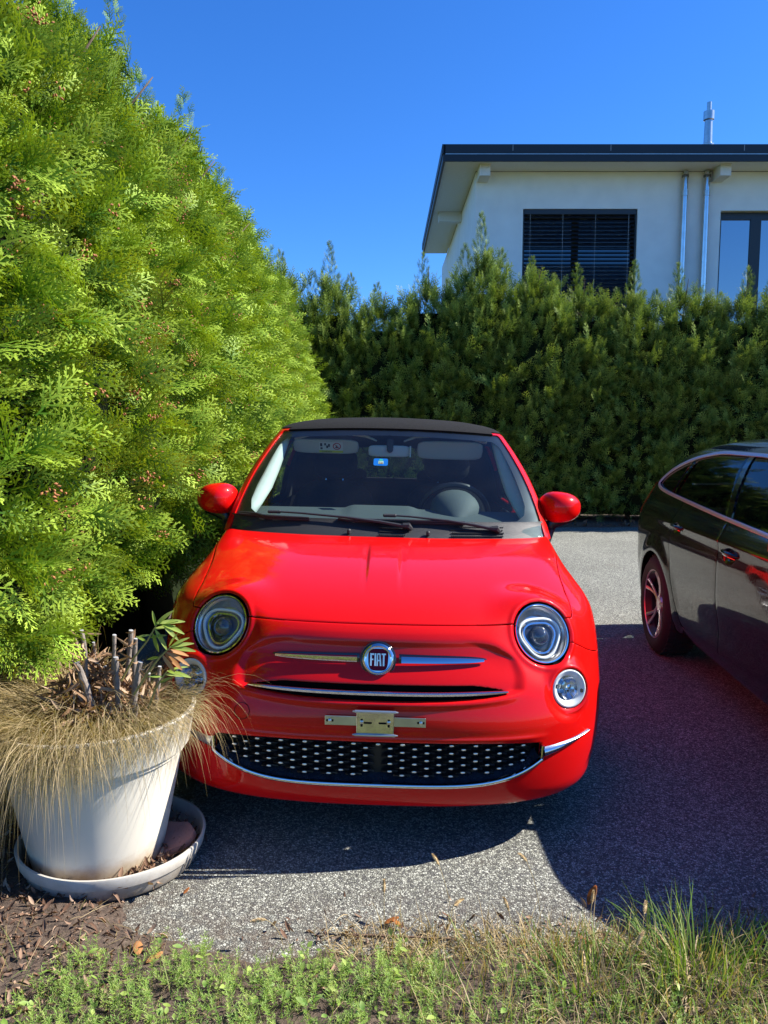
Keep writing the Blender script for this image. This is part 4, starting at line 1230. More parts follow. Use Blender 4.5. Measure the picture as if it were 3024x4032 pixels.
rd = solid & inA & ~inB & ~sill & (cb[:, 2] < ztop(cb[:, 1]) + .001); fd = solid & inB & ~inC & ~sill & (cb[:, 2] < ztop(cb[:, 1]) + .001)
side = np.abs(cb[:, 0]) > .5
rd &= side; fd &= side; sill &= side & solid
body = solid & ~rd & ~fd & ~sill
BS.part(body, 'body', BLACKP, bc, gap=.002)
for sgn in (1, -1):
    m_ = cb[:, 0] * sgn > 0
    d1 = BS.part(rd & m_, 'door', BLACKP, bc, gap=.0032); d2 = BS.part(fd & m_, 'door', BLACKP, bc, gap=.0032)
    BS.part(sill & m_, 'sill', PLG, bc, gap=.002, off=-.004)
    ypt = 1.0 - .35 * (1.25 - cb[:, 2])
    quarter = gl & m_ & (cb[:, 1] < ypt)
    BS.part(quarter, 'quarter_window', GLASSD, bc, gap=.006, flange=.0, off=-.008)
    pill = yB(cb[:, 2])
    BS.part(gl & m_ & (cb[:, 1] >= ypt) & (cb[:, 1] < pill - .030), 'side_window', GLASSD, d1, gap=.006, flange=0, off=-.008)
    BS.part(gl & m_ & (np.abs(cb[:, 1] - pill) <= .030), 'door_pillar', PLG, d1, gap=.0, flange=.012, off=-.004)
    BS.part(gl & m_ & (cb[:, 1] > pill + .030), 'side_window', GLASSD, d2, gap=.006, flange=0, off=-.008)
    BS.part(tl & m_, 'tail_light', REDL, bc, gap=.002, flange=.02, off=.002)
    # chrome trim following the window outline
    yy = np.concatenate([np.linspace(2.80, .545, 90)]); 
    sidecols = slice(None)
    Ps = BS.P.reshape(-1, 3); Ns = BS.N.reshape(-1, 3); okm = (Ps[:, 0] * sgn > .45); Ps = Ps[okm]; Ns = Ns[okm]
    def bpt(y, z):
        d = (Ps[:, 1] - y) ** 2 + (Ps[:, 2] - z) ** 2; i = d.argpartition(4)[:4]; w2 = 1 / (d[i] + 1e-6); w2 /= w2.sum()
        return np.array([(Ps[i, 0] * w2).sum(), y, z]), (Ns[i] * w2[:, None]).sum(0)
    lo = [(y, float(zbot(np.array([y]))[0])) for y in yy]; hi = [(y, float(ztop(np.array([y]))[0])) for y in yy[::-1]]
    path = lo + [(.528, 1.098)] + hi
    path = np.array(path)
    for _ in range(3): path[1:-1] = (path[:-2] + 2 * path[1:-1] + path[2:]) / 4
    pts, nrm = zip(*[bpt(a_, b_) for a_, b_ in path]); pts = np.array(pts); nrm = np.array(nrm)
    for _ in range(4):
        pts[1:-1] = (pts[:-2] + 2 * pts[1:-1] + pts[2:]) / 4; nrm[1:-1] = (nrm[:-2] + 2 * nrm[1:-1] + nrm[2:]) / 4
    nrm /= np.linalg.norm(nrm, axis=1)[:, None]
    strip(pts, nrm, [(-.011, -.004), (-.0105, .003), (0, .0055), (.0105, .003), (.011, -.004)], 'window_trim', pm('satin_chrome', (.78, .79, .82), .34, .75), bc)
    dv = MB(); q_ = []
    for zq in np.linspace(1.05, 1.245, 7):
        p, n_ = bpt(1.0 - .35 * (1.25 - zq), zq); q_.append(p + n_ * .002)
    dv.tube(q_, .010, 6, flat=.5); dv.build('window_divider', PLG, d1)
    for dd, (hy, hz) in ((d1, (1.245, .868)), (d2, (2.065, .838))):
        p, n_ = bpt(hy, hz); n_ = np.array([sgn, 0, .12]); n_ /= np.linalg.norm(n_)
        p = np.array([sgn * (abs(p[0]) + .016), hy, hz])
        h = MB(); q = [p + [0, -.095, .004] - n_ * .022, p + [0, -.08, .004] + n_ * .006, p + [0, -.03, .005] + n_ * .018, p + [0, .03, .003] + n_ * .018, p + [0, .08, 0] + n_ * .006, p + [0, .095, 0] - n_ * .022]
        h.tube(q, [.010, .014, .015, .015, .014, .010], 10, flat=.75, up=(0, 0, 1)); ho = h.build('handle', BLACKP, dd, ang=60)
        h = MB(); q = [v + [0, 0, -.013] + n_ * .001 for v in q[1:5]]; h.tube(q, .0038, 6); h.build('handle_trim', CHROME, ho)
    # door mirror
    m2 = MB(); cushion(m2, np.array([sgn * .96, 2.93, 1.035]), (.20, .12, .135), None, 3.0, 24, 14)
    mm = m2.build('door_mirror', BLACKP, bc, ang=80)
    m2 = MB(); m2.tube([[sgn * .80, 2.95, .945], [sgn * .90, 2.94, .96], [sgn * .96, 2.93, .99]], [.03, .022, .03], 10, flat=.6); m2.build('mirror_foot', PLG, mm)
    m2 = MB(); m2.box((sgn * .96, 2.875, 1.035), (.19, .012, .12), bev=.004); m2.build('mirror_glass', SILV, mm)
    m2 = MB(); m2.tube([[sgn * 1.06, 2.90, 1.0], [sgn * 1.035, 2.98, .985], [sgn * .93, 3.0, .98]], .006, 6); m2.build('mirror_trim', CHROME, mm)
    for yy_ in (.82, 3.17):
        make_wheel('wheel', bc, (sgn * .795, yy_, .318), .318, .205, sgn, 5, .222, pm('alloy_dark_silver', (.70, .70, .68), .3, .7), 'twin')
BS.part(rw, 'rear_window', GLASSD, bc, gap=.002, flange=0, off=-.002)
BS.part(wsb, 'windscreen', GLASS, bc, gap=.002, flange=0, off=-.002)
cs = BS.P[::5, ::5] - BS.N[::5, ::5] * .04; nn = cs.shape; ii = np.arange(nn[0] * nn[1]).reshape(nn[:2])
q = np.stack([ii[:-1, :-1], ii[:-1, 1:], ii[1:, 1:], ii[1:, :-1]], -1).reshape(-1, 4); cq = cs.reshape(-1, 3)[q].mean(1)
keep = (b_arch(cq[:, 0], cq[:, 1], cq[:, 2], None) > .02) & (cq[:, 2] < .94)
top_ = (cq[:, 2] > 1.34)
mk('inner_shell', cs.reshape(-1, 3), q[keep | top_], MATTB, bc)
ub = MB(); ub.box((0, 1.95, .27), (1.2, 3.2, .03)); ub.box((0, 1.75, .92), (1.5, 2.2, .02))
for s_ in (-1, 1):
    for y_ in (.82, 3.17): ub.box((s_ * .62, y_, .42), (.02, .76, .5)); ub.box((s_ * .75, y_, .69), (.28, .62, .02))
ub.build('underside', MATTB, bc, smooth=False)
for yy_ in (1.35, 2.2):
    for s_ in (-.36, .36):
        m2 = MB(); cushion(m2, np.array([s_, yy_ , .98]), (.5, .16, .5)); cushion(m2, np.array([s_, yy_ - .02, 1.25]), (.26, .11, .16)); m2.build('seat', SEAT, bc, ang=80)
# ------------------------------------------------------------------ HOUSE
CAMP = (0, 0, 1.43)
Kp = 1.8227 / 3028
def at(u, v, Y):
    c, s = math.cos(R(6)), math.sin(R(6)); cx = (u - 829.5) * Kp; cy = (1106 - v) * Kp
    d = (cx, c + cy * s, -s + cy * c); t = Y / d[1]
    return (d[0] * t, Y, 1.43 + d[2] * t)
YF, YW = 14.0, 14.62                                     # roof edge and facade
WALL = pm('render_plaster', (.86, .84, .79), .85, noise=.05, nscale=3, bump=.5, bscale=120)
SOFF = pm('soffit_paint', (.78, .75, .70), .7, noise=.03)
FAS = pm('fascia_metal', (.006, .012, .020), .5, .0)
FRM = pm('window_frame', (.018, .022, .028), .4)
house = empty('house', (3.4, YW, 0)); HX, HY = 3.4, YW
tag(house, 'modern white house with flat dark-edged roof behind the back hedge', 'house')
def hb(name, mat, boxes, parent=house, smooth=False, bev=0):
    m_ = MB()
    for (x0, x1, y0, y1, z0, z1) in boxes: m_.box(((x0 + x1) / 2 - HX, (y0 + y1) / 2 - HY, (z0 + z1) / 2), (abs(x1 - x0), abs(y1 - y0), abs(z1 - z0)), bev=bev)
    return m_.build(name, mat, parent, smooth=smooth)
xl = at(1027, 450, YW)[0]; zs = at(1027, 371, YW)[2]                      # wall corner, soffit height
w1 = (at(1130, 451, YW)[0], at(1378, 451, YW)[0], at(1130, 451, YW)[2]); wz0 = 2.75
w2 = (at(1557, 455, YW)[0], at(1557, 455, YW)[0] + 2.6, at(1557, 455, YW)[2])
X1 = 12.5; T = .30
walls = [(xl, w1[0], YW, YW + T, 0, zs), (w1[0], w1[1], YW, YW + T, w1[2], zs), (w1[0], w1[1], YW, YW + T, 0, wz0), (w1[1], w2[0], YW, YW + T, 0, zs), (w2[0], w2[1], YW, YW + T, w2[2], zs), (w2[0], w2[1], YW, YW + T, 0, wz0), (w2[1], X1, YW, YW + T, 0, zs)]
walls += [(X1 - T, X1, YW + T, YW + 8, 0, zs), (xl, X1, YW + 8, YW + 8 + T, 0, zs)]
# left wall with a slim window
lw = (YW + 4.6, YW + 5.6)
walls += [(xl, xl + T, YW + T, lw[0], 0, zs), (xl, xl + T, lw[1], YW + 8, 0, zs), (xl, xl + T, lw[0], lw[1], 4.3, zs), (xl, xl + T, lw[0], lw[1], 0, wz0)]
hb('wall', WALL, walls)
xr = at(962, 330, YF)[0]; zt = at(962, 312, YF)[2]; zf = at(962, 348, YF)[2]
YB = 21.2
roof = hb('roof', FAS, [(xr, X1 + 1, YF + .02, YB - .02, zt - .10, zt - .02)])
hb('fascia', FAS, [(xr, X1 + 1, YF, YF + .04, zf, zt - .165), (xr - .04, xr, YF, YB, zf, zt - .165)], roof)
hb('edge_trim', FAS, [(xr - .02, X1 + 1, YF - .015, YF + .04, zt - .15, zt), (xr - .055, xr - .001, YF - .015, YB, zt - .15, zt)], roof)
hb('drip_strip', ALU, [(xr, X1 + 1, YF - .004, YF + .03, zt - .164, zt - .151)], roof)
hb('soffit', SOFF, [(xr + .001, X1 + .9, YF + .045, YW - .002, zf + .03, zf + .06), (xr + .001, xl - .002, YW - .002, YB - .05, zf + .03, zf + .06)])
for u in (487, 936, 1548):
    x = at(1600 / 1.8227 + u * .858 / 1.8227, 320, YF)[0]; hb('joint', pm('joint_light', (.25, .27, .28), .4), [(x, x + .012, YF - .018, YF - .014, zt - .11, zt - .01)], roof)
for (u0, u1) in ((1036, 1060), (1556, 1582)):
    x0 = at(u0, 350, YF + .25)[0]; bm_ = MB()
    wd = .19; V = []
    for yy, zz0 in ((YF + .22, zf - .17), (YW + .0, zf - .17)):
        V += [[x0, yy, zz0], [x0 + wd, yy, zz0], [x0 + wd, yy, zf + .028], [x0, yy, zf + .028]]
    V = np.array(V) - [HX, HY, 0]
    bm_.add(V, [(0, 1, 2, 3), (4, 7, 6, 5), (0, 4, 5, 1), (1, 5, 6, 2), (3, 2, 6, 7), (0, 3, 7, 4)]); bm_.build('beam', SOFF, house, smooth=False)
hb('beam', SOFF, [(xr + .12, xl - .002, YW + 2.6, YW + 2.8, zf - .17, zf + .028)])
# window with lowered blind
wf = hb('window', FRM, [(w1[0] + .001, w1[0] + .06, YW + .17, YW + .23, wz0, w1[2]), (w1[1] - .06, w1[1] - .001, YW + .17, YW + .23, wz0, w1[2]), (w1[0] + .06, w1[1] - .06, YW + .17, YW + .23, w1[2] - .07, w1[2] - .001), ((w1[0] * .55 + w1[1] * .45), (w1[0] * .55 + w1[1] * .45) + .12, YW + .17, YW + .23, wz0, w1[2] - .07)])
hb('pane', glassmat('window_glass', (.25, .3, .32), 1.5, dust=0, refl=2.2), [(w1[0] + .06, w1[1] - .06, YW + .195, YW + .20, wz0, w1[2] - .07)], wf)
hb('guide_rail', FRM, [(w1[0] + .001, w1[0] + .03, YW + .04, YW + .09, wz0, w1[2] - .001)], wf); hb('guide_rail', FRM, [(w1[1] - .03, w1[1] - .001, YW + .04, YW + .09, wz0, w1[2] - .001)], wf)
hb('blind_box', FRM, [(w1[0] + .03, w1[1] - .03, YW + .02, YW + .11, w1[2] - .09, w1[2] - .001)], wf)
sm_ = MB(); a_ = R(38); Rs = np.array([[1, 0, 0], [0, math.cos(a_), -math.sin(a_)], [0, math.sin(a_), math.cos(a_)]])
sm_.box((0, 0, 0), (w1[1] - w1[0] - .07, .075, .003), Rs); sme = sm_.build('slat', pm('slat_anthracite', (.022, .026, .034), .35), None, smooth=False, linked=False).data
z = w1[2] - .13
while z > wz0 + .05:
    o = bpy.data.objects.new('slat', sme); link(o, wf); o.location = ((w1[0] + w1[1]) / 2 - HX, YW + .065 - HY, z); z -= .072
for f in (.065, .35, .635, .925):
    x = w1[0] + (w1[1] - w1[0]) * f; hb('blind_cord', pm('cord_grey', (.30, .30, .30), .6), [(x, x + .007, YW + .022, YW + .026, wz0, w1[2] - .09)], wf)
hb('window_sill', ALU, [(w1[0] - .03, w1[1] + .03, YW - .05, YW + .17, wz0 - .03, wz0 - .002)], wf)
# second window
wf = hb('window', FRM, [(w2[0] + .001, w2[0] + .07, YW + .12, YW + .2, wz0, w2[2]), (w2[0] + .07, w2[1] - .001, YW + .12, YW + .2, w2[2] - .13, w2[2] - .001), (at(1628, 500, YW)[0], at(1628, 500, YW)[0] + .19, YW + .12, YW + .2, wz0, w2[2] - .13), (w2[1] - .07, w2[1] - .001, YW + .12, YW + .2, wz0, w2[2] - .13)])
hb('pane', glassmat('window_glass_sky', (.05, .06, .08), 1.5, refl=12.0), [(w2[0] + .07, w2[1] - .07, YW + .15, YW + .16, wz0, w2[2] - .13)], wf)
hb('window_sill', ALU, [(w2[0] - .03, w2[1] + .03, YW - .05, YW + .12, wz0 - .03, wz0 - .002)], wf)
wf = hb('window', FRM, [(xl + .1, xl + .16, lw[0] + .001, lw[0] + .07, wz0, 4.299), (xl + .1, xl + .16, lw[1] - .07, lw[1] - .001, wz0, 4.299), (xl + .1, xl + .16, lw[0] + .07, lw[1] - .07, 4.23, 4.299)])
hb('pane', glassmat('window_glass_side', (.1, .12, .12), 1.5, refl=3), [(xl + .12, xl + .13, lw[0] + .07, lw[1] - .07, wz0, 4.23)], wf)
# downpipes
for (u, r_) in ((1479, .048), (1526, .052)):
    x = at(u, 420, YW - .07)[0]; dp = MB()
    dp.tube([(x - HX, -.075, .05), (x - HX, -.075, 2.2), (x - HX, -.075, 4.3), (x - HX, -.075, zs - .012)], r_, 18)
    d_ = dp.build('downpipe', pm('pipe_steel', (.62, .62, .60), .22, 1, noise=.1, nscale=8), house)
    cl = MB(); cl.lathe([(r_ + .001, -.05), (r_ + .008, -.05), (r_ + .008, .05), (r_ + .001, .05)], (x - HX, -.075, zs - .40), None, 18); cl.build('pipe_collar', ALU, d_)
    cl = MB(); cl.lathe([(r_ + .001, -.02), (r_ + .012, -.02), (r_ + .012, .02), (r_ + .001, .02)], (x - HX, -.075, zs - .10), None, 18); cl.build('pipe_clip', pm('clip_dark', (.12, .11, .10), .5), d_)
# flue
fx = at(1531, 260, 16.2)[0]; fl = MB(); fz = at(1531, 312, 16.2)[2]; ft = at(1531, 221, 16.2)[2]; hgt = ft - fz
fl.lathe([(.12, -.35), (.12, .0), (.085, .02), (.075, hgt * .60)], (fx - HX, 16.2 - HY, fz), None, 24)
fo = fl.build('flue_pipe', ALU, house)
fl = MB(); fl.lathe([(.076, hgt * .56), (.105, hgt * .58), (.105, hgt * .78), (.06, hgt * .80)], (fx - HX, 16.2 - HY, fz), None, 24); fl.build('flue_cap', ALU, fo)
fl = MB(); fl.lathe([(.046, hgt * .78), (.046, hgt * 1.0), (.001, hgt * 1.0)], (fx - HX, 16.2 - HY, fz), None, 20); fl.build('flue_tip', ALU, fo)
# ------------------------------------------------------------------ HEDGES
def frond_tpl(rng, L_, sides, subs, w_, curl, fine=True):
    """flat scale-leaf spray: quads in its own plane, x along, y across, z normal; returns V, F, tipfactor"""
    V = []; F = []; tf = []
    def blade(p, d, l, wd, t0, t1, zz):
        px = np.array([-d[1], d[0]])
        i = len(V)
        if l < L_ * .22:                                            # small scale leaf: one diamond
            for c, w_2 in ((p, 0), (p + d * l * .42, -.5), (p + d * l, 0), (p + d * l * .42, .5)):
                V.append([*(c + px * wd * w_2 * 1.25), zz]); tf.append(t0 if c is p else t1)
            F.append([i, i + 1, i + 2, i + 3]); return
        for q, ww in ((0, .55), (.45, 1.0), (1, .25)):
            c = p + d * l * q
            for s_ in (-1, 1): V.append([*(c + px * wd * ww * s_ * .5), zz + .0]); tf.append(t0 + (t1 - t0) * q)
        F.append([i, i + 2, i + 3, i + 1]); F.append([i + 2, i + 4, i + 5, i + 3])
    blade(np.zeros(2), np.array([1., 0]), L_, w_ * 1.3, 0, 1, 0)
    for k in range(sides):
        f = (k + .6) / sides; sg = 1 if k % 2 else -1
        p = np.array([L_ * f, 0.]); l = L_ * (.50 * (1 - f) ** .75 + .10) * rng.uniform(.8, 1.1) * min(1, f * 3 + .45)
        a = R(rng.uniform(36, 52)) * sg; d = np.array([math.cos(a), math.sin(a)])
        blade(p, d, l, w_, f * .8, min(1, f * .7 + .45), rng.uniform(-.004, .004))
        if not fine: continue
        n_ = max(2, int(round(subs * l / (L_ * .45))))
        for j in range(n_):
            g = (j + .9) / (n_ + .6); s2 = 1 if j % 2 else -1
            a2 = a + s2 * R(rng.uniform(30, 48)); d2 = np.array([math.cos(a2), math.sin(a2)])
            blade(p + d * l * g, d2, l * .34 * (1.1 - g * .6), w_ * .8, min(1, f * .7 + .2), min(1, f * .6 + .6), rng.uniform(-.003, .003))
    V = np.array(V); V[:, 2] -= curl * (V[:, 0] / L_) ** 2 * L_ + .25 * np.abs(V[:, 1]) ** 1.5
    return V, np.array(F), np.array(tf)

def scatter_tpl(tpls, P, D, U, S, rng, col_r):
    """place templates: positions P, directions D (x axis), normals U, scale S"""
    D = D / np.linalg.norm(D, axis=1)[:, None]; Y = np.cross(U, D); Y /= np.linalg.norm(Y, axis=1)[:, None] + 1e-9; Z = np.cross(D, Y)
    Vs = []; Fs = []; Cs = []; base = 0; pick = rng.integers(0, len(tpls), len(P))
    for k, (tv, tf_, tt) in enumerate(tpls):
        m = pick == k; n_ = m.sum()
        if not n_: continue
        s_ = S[m][:, None, None]
        W = P[m][:, None, :] + s_ * (tv[None, :, 0:1] * D[m][:, None, :] + tv[None, :, 1:2] * Y[m][:, None, :] + tv[None, :, 2:3] * Z[m][:, None, :])
        Vs.append(W.reshape(-1, 3)); Fs.append((tf_[None] + (base + np.arange(n_) * len(tv))[:, None, None]).reshape(-1, tf_.shape[1]))
        c = np.zeros((n_, len(tv), 3)); c[..., 0] = col_r[m][:, None]; c[..., 1] = tt[None]; c[..., 2] = rng.random(n_)[:, None]
        Cs.append(c.reshape(-1, 3)); base += n_ * len(tv)
    return np.concatenate(Vs), np.concatenate(Fs), np.concatenate(Cs)

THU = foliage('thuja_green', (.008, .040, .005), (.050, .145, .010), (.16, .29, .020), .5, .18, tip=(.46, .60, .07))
THD = foliage('thuja_shaded_green', (.004, .020, .004), (.024, .070, .010), (.09, .17, .025), .5, .18, tip=(.36, .46, .10))  # same thuja in darker greens, shade of the back hedge put into the colour
CONE = pm('brown_cones', (.34, .13, .045), .8, noise=.4, nscale=90)
BARK = pm('hedge_bark', (.11, .075, .05), .9, noise=.3, nscale=20, bump=.8, bscale=60)
CORE = pm('hedge_dark_core', (.012, .018, .006), .95, spec=.1, noise=.5, nscale=30)  # solid dark filler added inside the hedges to block light

def vnoise(P, f, seed):
    rr = np.random.default_rng(seed); out = 0
    for k in range(5):
        d = rr.normal(size=3); d /= np.linalg.norm(d); out = out + np.sin(P @ d * f * (1 + .55 * k) + rr.uniform(0, 6.28)) / (1 + .5 * k)
    return out / 2.2

def bush_mesh(name, seed, n, tpls, H_, half, prof, mat, spikes, back=.35, size=(.8, 1.25), ns=3, zlow=.12, clus=.4, cup=(.0, .5), clen=.2, spd=55, spr=.15):
    """u along the hedge (x), outward normal is -y; prof(z)->depth"""
    rng = np.random.default_rng(seed)
    z = zlow + (H_ - zlow) * rng.random(n) ** 1.0
    frontm = rng.random(n) > back
    a = np.where(frontm, rng.uniform(-1.65, 1.65, n), rng.uniform(1.5, 4.7, n))
    hw = half * np.clip((H_ - z) / .9, .05, 1) ** .55
    dp = prof(z) * np.clip((H_ + .1 - z) / .6, .05, 1) ** .5
    ca = np.sign(np.cos(a)) * np.abs(np.cos(a)) ** .42
    P = np.stack([hw * np.sin(a), -dp * ca, z], 1)
    N = np.stack([np.sin(a) ** 3 / np.maximum(hw, .05) * .5, -ca / np.maximum(dp, .05), np.zeros(n)], 1); N /= np.linalg.norm(N, axis=1)[:, None]
    lump = vnoise(P, 4.2, seed + 1) * .085 + vnoise(P, 11., seed + 2) * .05
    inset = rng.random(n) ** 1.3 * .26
    P += N * (lump - inset)[:, None]
    # fronds gathered on shoots
    m_ = max(1, n // 11); sid = rng.integers(0, m_, n); pick = rng.permutation(n)[:m_]; cl = rng.random(n) < clus
    sdir = N[pick] + np.array([0, 0, 1.]) * rng.uniform(cup[0], cup[1], m_)[:, None] + rng.normal(0, .25, (m_, 3)); sdir /= np.linalg.norm(sdir, axis=1)[:, None]
    fq = rng.random(n); ll = clen * rng.uniform(.5, 1.25, m_)
    base_ = P[pick][sid] + sdir[sid] * (fq * ll[sid] - .03)[:, None]
    P = np.where(cl[:, None], base_, P); z = np.where(cl, P[:, 2], z); inset = np.where(cl, .03, inset); N = np.where(cl[:, None], sdir[sid], N)
    up = np.where(z > H_ - .8, .9, .18)
    D = N * 1.0 + np.array([0, 0, 1.]) * (up + rng.normal(0, .28, n))[:, None] + rng.normal(0, .42, (n, 3))
    U = np.cross(D, [0, 0, 1.]) * rng.normal(0, 1, n)[:, None] + rng.normal(0, .5, (n, 3)) + np.array([0, 0, .7])
    S = rng.uniform(size[0], size[1], n)
    cr = np.clip(np.where(cl, .50 + .2 * fq, .36) + .25 * vnoise(P, 5., seed + 3) + rng.normal(0, .16, n) - inset * 1.5, 0, 1)  # deeper fronds tinted darker, occlusion put into the colour
    # leaders: upright shoots
    lp = []; ld = []; lc = []; lsz = []
    for (sx_, sy_, h0, h1) in spikes:
        m = int((h1 - h0) * spd)
        for q in range(m):
            f = q / m; zz = h0 + (h1 - h0) * f; an = rng.uniform(0, 6.28)
            r_ = spr * (1 - f) ** .75 * rng.random() ** .4
            lp.append([sx_ + r_ * math.cos(an), sy_ + r_ * math.sin(an), zz]); ld.append([math.cos(an) * .75, math.sin(an) * .75, .75 + f]); lc.append(np.clip(rng.normal(.5, .15), 0, 1)); lsz.append(size[0] * (.95 - .42 * f))
        lp.append([sx_, sy_, h1 - .05]); ld.append([.05, 0, 1]); lc.append(.6); lsz.append(size[0] * .8)
    P = np.concatenate([P, lp]); D = np.concatenate([D, ld]); U = np.concatenate([U, rng.normal(0, 1, (len(lp), 3))]); S = np.concatenate([S, lsz]); cr = np.concatenate([cr, lc])
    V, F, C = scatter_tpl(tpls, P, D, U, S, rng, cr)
    return mk(name, V, F, mat, smooth=True, col=C, linked=False).data

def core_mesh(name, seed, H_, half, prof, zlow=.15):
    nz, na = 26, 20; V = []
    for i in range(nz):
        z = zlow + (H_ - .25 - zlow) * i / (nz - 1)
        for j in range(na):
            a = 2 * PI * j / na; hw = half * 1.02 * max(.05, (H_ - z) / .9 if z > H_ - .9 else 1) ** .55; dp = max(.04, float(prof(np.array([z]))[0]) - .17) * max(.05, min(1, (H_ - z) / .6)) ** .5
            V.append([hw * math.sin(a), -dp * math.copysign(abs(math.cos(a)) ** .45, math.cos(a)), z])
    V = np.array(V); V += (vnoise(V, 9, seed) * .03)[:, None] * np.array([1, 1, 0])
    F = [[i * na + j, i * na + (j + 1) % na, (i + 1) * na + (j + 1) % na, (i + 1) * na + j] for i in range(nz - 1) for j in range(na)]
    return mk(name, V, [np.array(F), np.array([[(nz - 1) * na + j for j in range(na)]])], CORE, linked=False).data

def cone_mesh(name, seed, n, H_, half, prof):
    rng = np.random.default_rng(seed); m_ = MB()
    for _ in range(n):
        z = rng.uniform(.9, H_ - .2); a = rng.uniform(-1.4, 1.4); c = np.array([half * .8 * math.sin(a), -float(prof(np.array([z]))[0]) * abs(math.cos(a)) ** .42 - rng.uniform(.04, .11), z])
        for q in range(rng.integers(5, 20)):
            p = c + rng.normal(0, .020, 3); d = rng.normal(0, 1, 3); d /= np.linalg.norm(d)
            m_.tube([p - d * .007, p, p + d * .009], [.0014, .0052, .001], 5)
    return mk(name, np.concatenate(m_.v), [np.array(f) for f in m_.f.values()], CONE, linked=False).data

def trunk_mesh(name, seed, H_):
    rng = np.random.default_rng(seed); m_ = MB()
    m_.tube([[0, 0, -.05], [.01, 0, .6], [-.01, .01, 1.6], [.01, 0, H_ * .85], [0, 0, H_]], [.05, .042, .034, .014, .004], 8)
    for k in range(16):
        z = .25 + k * .19; a = k * 2.4; m_.tube([[0, 0, z], [.15 * math.cos(a), .15 * math.sin(a), z + .10], [.3 * math.cos(a), .3 * math.sin(a), z + .28]], [.012, .008, .003], 5)
    return mk(name, np.concatenate(m_.v), [np.array(f) for f in m_.f.values()], BARK, linked=False).data

rng0 = np.random.default_rng(5)
fine = [frond_tpl(rng0, .165, 11, 5, .0062, c_) for c_ in (.02, .12, .25, -.06)]
mid = [frond_tpl(rng0, .20, 10, 3, .0085, c_) for c_ in (.02, .15, .25)]
coarse = [frond_tpl(rng0, .24, 9, 3, .0098, c_) for c_ in (.0, .15, -.1)]
HL = 3.42
def profL(z): return pchip(np.array([-1., .1, .45, .62, .78, 1.02, 1.5, 2.1, 2.8, 3.3, 3.7, 5.]), np.array([.05, .05, .10, .22, .40, .56, .60, .51, .28, .09, .05, .05]), z)
def profB(z): return pchip(np.array([-1., .1, .5, 1.2, 2.0, 2.8, 3.3, 3.8, 5.]), np.array([.50, .54, .54, .53, .48, .40, .30, .15, .05]), z)
spL = [(-.25, -.02, 3.1, 3.66), (.12, .04, 3.1, 3.80), (.3, -.05, 3.0, 3.55), (-.05, -.1, 3.0, 3.5)]
spL2 = [(-.1, -.04, 3.1, 3.86), (.25, .03, 3.0, 3.62), (-.3, 0, 3.0, 3.5)]
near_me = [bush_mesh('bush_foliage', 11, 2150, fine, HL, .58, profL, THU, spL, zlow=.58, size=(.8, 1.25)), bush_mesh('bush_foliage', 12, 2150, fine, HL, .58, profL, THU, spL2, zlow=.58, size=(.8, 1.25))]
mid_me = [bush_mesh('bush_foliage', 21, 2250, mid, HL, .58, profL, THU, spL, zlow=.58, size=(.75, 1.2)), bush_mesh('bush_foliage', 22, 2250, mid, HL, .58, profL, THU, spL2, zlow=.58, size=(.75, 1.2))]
spb = [[(-.10, 0, 2.5, 3.62), (.28, .05, 2.4, 3.28)], [(.05, 0, 2.5, 3.52), (-.30, .03, 2.4, 3.30)], [(.0, 0, 2.5, 3.80), (.32, 0, 2.4, 3.38), (-.26, 0, 2.4, 3.42)]]
HB_ = 3.08
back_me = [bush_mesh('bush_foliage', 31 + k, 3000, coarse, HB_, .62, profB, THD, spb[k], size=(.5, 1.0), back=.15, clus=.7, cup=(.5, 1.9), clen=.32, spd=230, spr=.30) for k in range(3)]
coreL = core_mesh('dark_core', 3, HL, .50, profL); coreB = core_mesh('dark_core', 4, HB_, .50, profB)
coneL = [cone_mesh('seed_cones', 41, 44, HL, .56, profL), cone_mesh('seed_cones', 42, 40, HL, .5, profL)]
trunkL = trunk_mesh('trunk', 6, 3.3); trunkB = trunk_mesh('trunk', 7, 2.9)
hl_ = empty('hedge', (-1.61, 6.5, 0)); tag(hl_, 'tall sunlit thuja hedge with brown cones, running back along the left side', 'hedge')
hb_ = empty('hedge', (3.5, 11.9, 0)); tag(hb_, 'shaded thuja hedge across the back with pointed tips in front of the house', 'hedge')
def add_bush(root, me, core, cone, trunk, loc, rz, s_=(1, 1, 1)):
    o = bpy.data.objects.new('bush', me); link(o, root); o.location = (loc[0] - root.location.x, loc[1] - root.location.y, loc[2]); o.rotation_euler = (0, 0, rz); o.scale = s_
    for nm, m_ in (('dark_core', core), ('seed_cones', cone), ('trunk', trunk)):
        if m_ is None: continue
        c = bpy.data.objects.new(nm, m_); link(c, o)
        if nm == 'seed_cones': c['kind'] = 'stuff'
rr_ = random.Random(3)
y = 2.28; k = 0
while y < 11.4:
    near = y < 4.9
    me = (near_me if near else mid_me)[k % 2]
    add_bush(hl_, me, coreL, coneL[k % 2], trunkL, (-1.62 + rr_.uniform(-.03, .03) + .010 * (y - 2.3), y, rr_.uniform(-.06, .04)), PI / 2 + rr_.uniform(-.12, .12), (rr_.choice((-1, 1)) * rr_.uniform(.95, 1.08), rr_.uniform(.94, 1.06), rr_.uniform(.97, 1.03)))
    y += .74; k += 1
hts = [1.08, 1.03, .95, 1.04, 1.13, 1.05, 1.0, .96, 1.0, .98, 1.04, 1.02, 1.06, 1.05, 1.0, 1.03, 1.0]
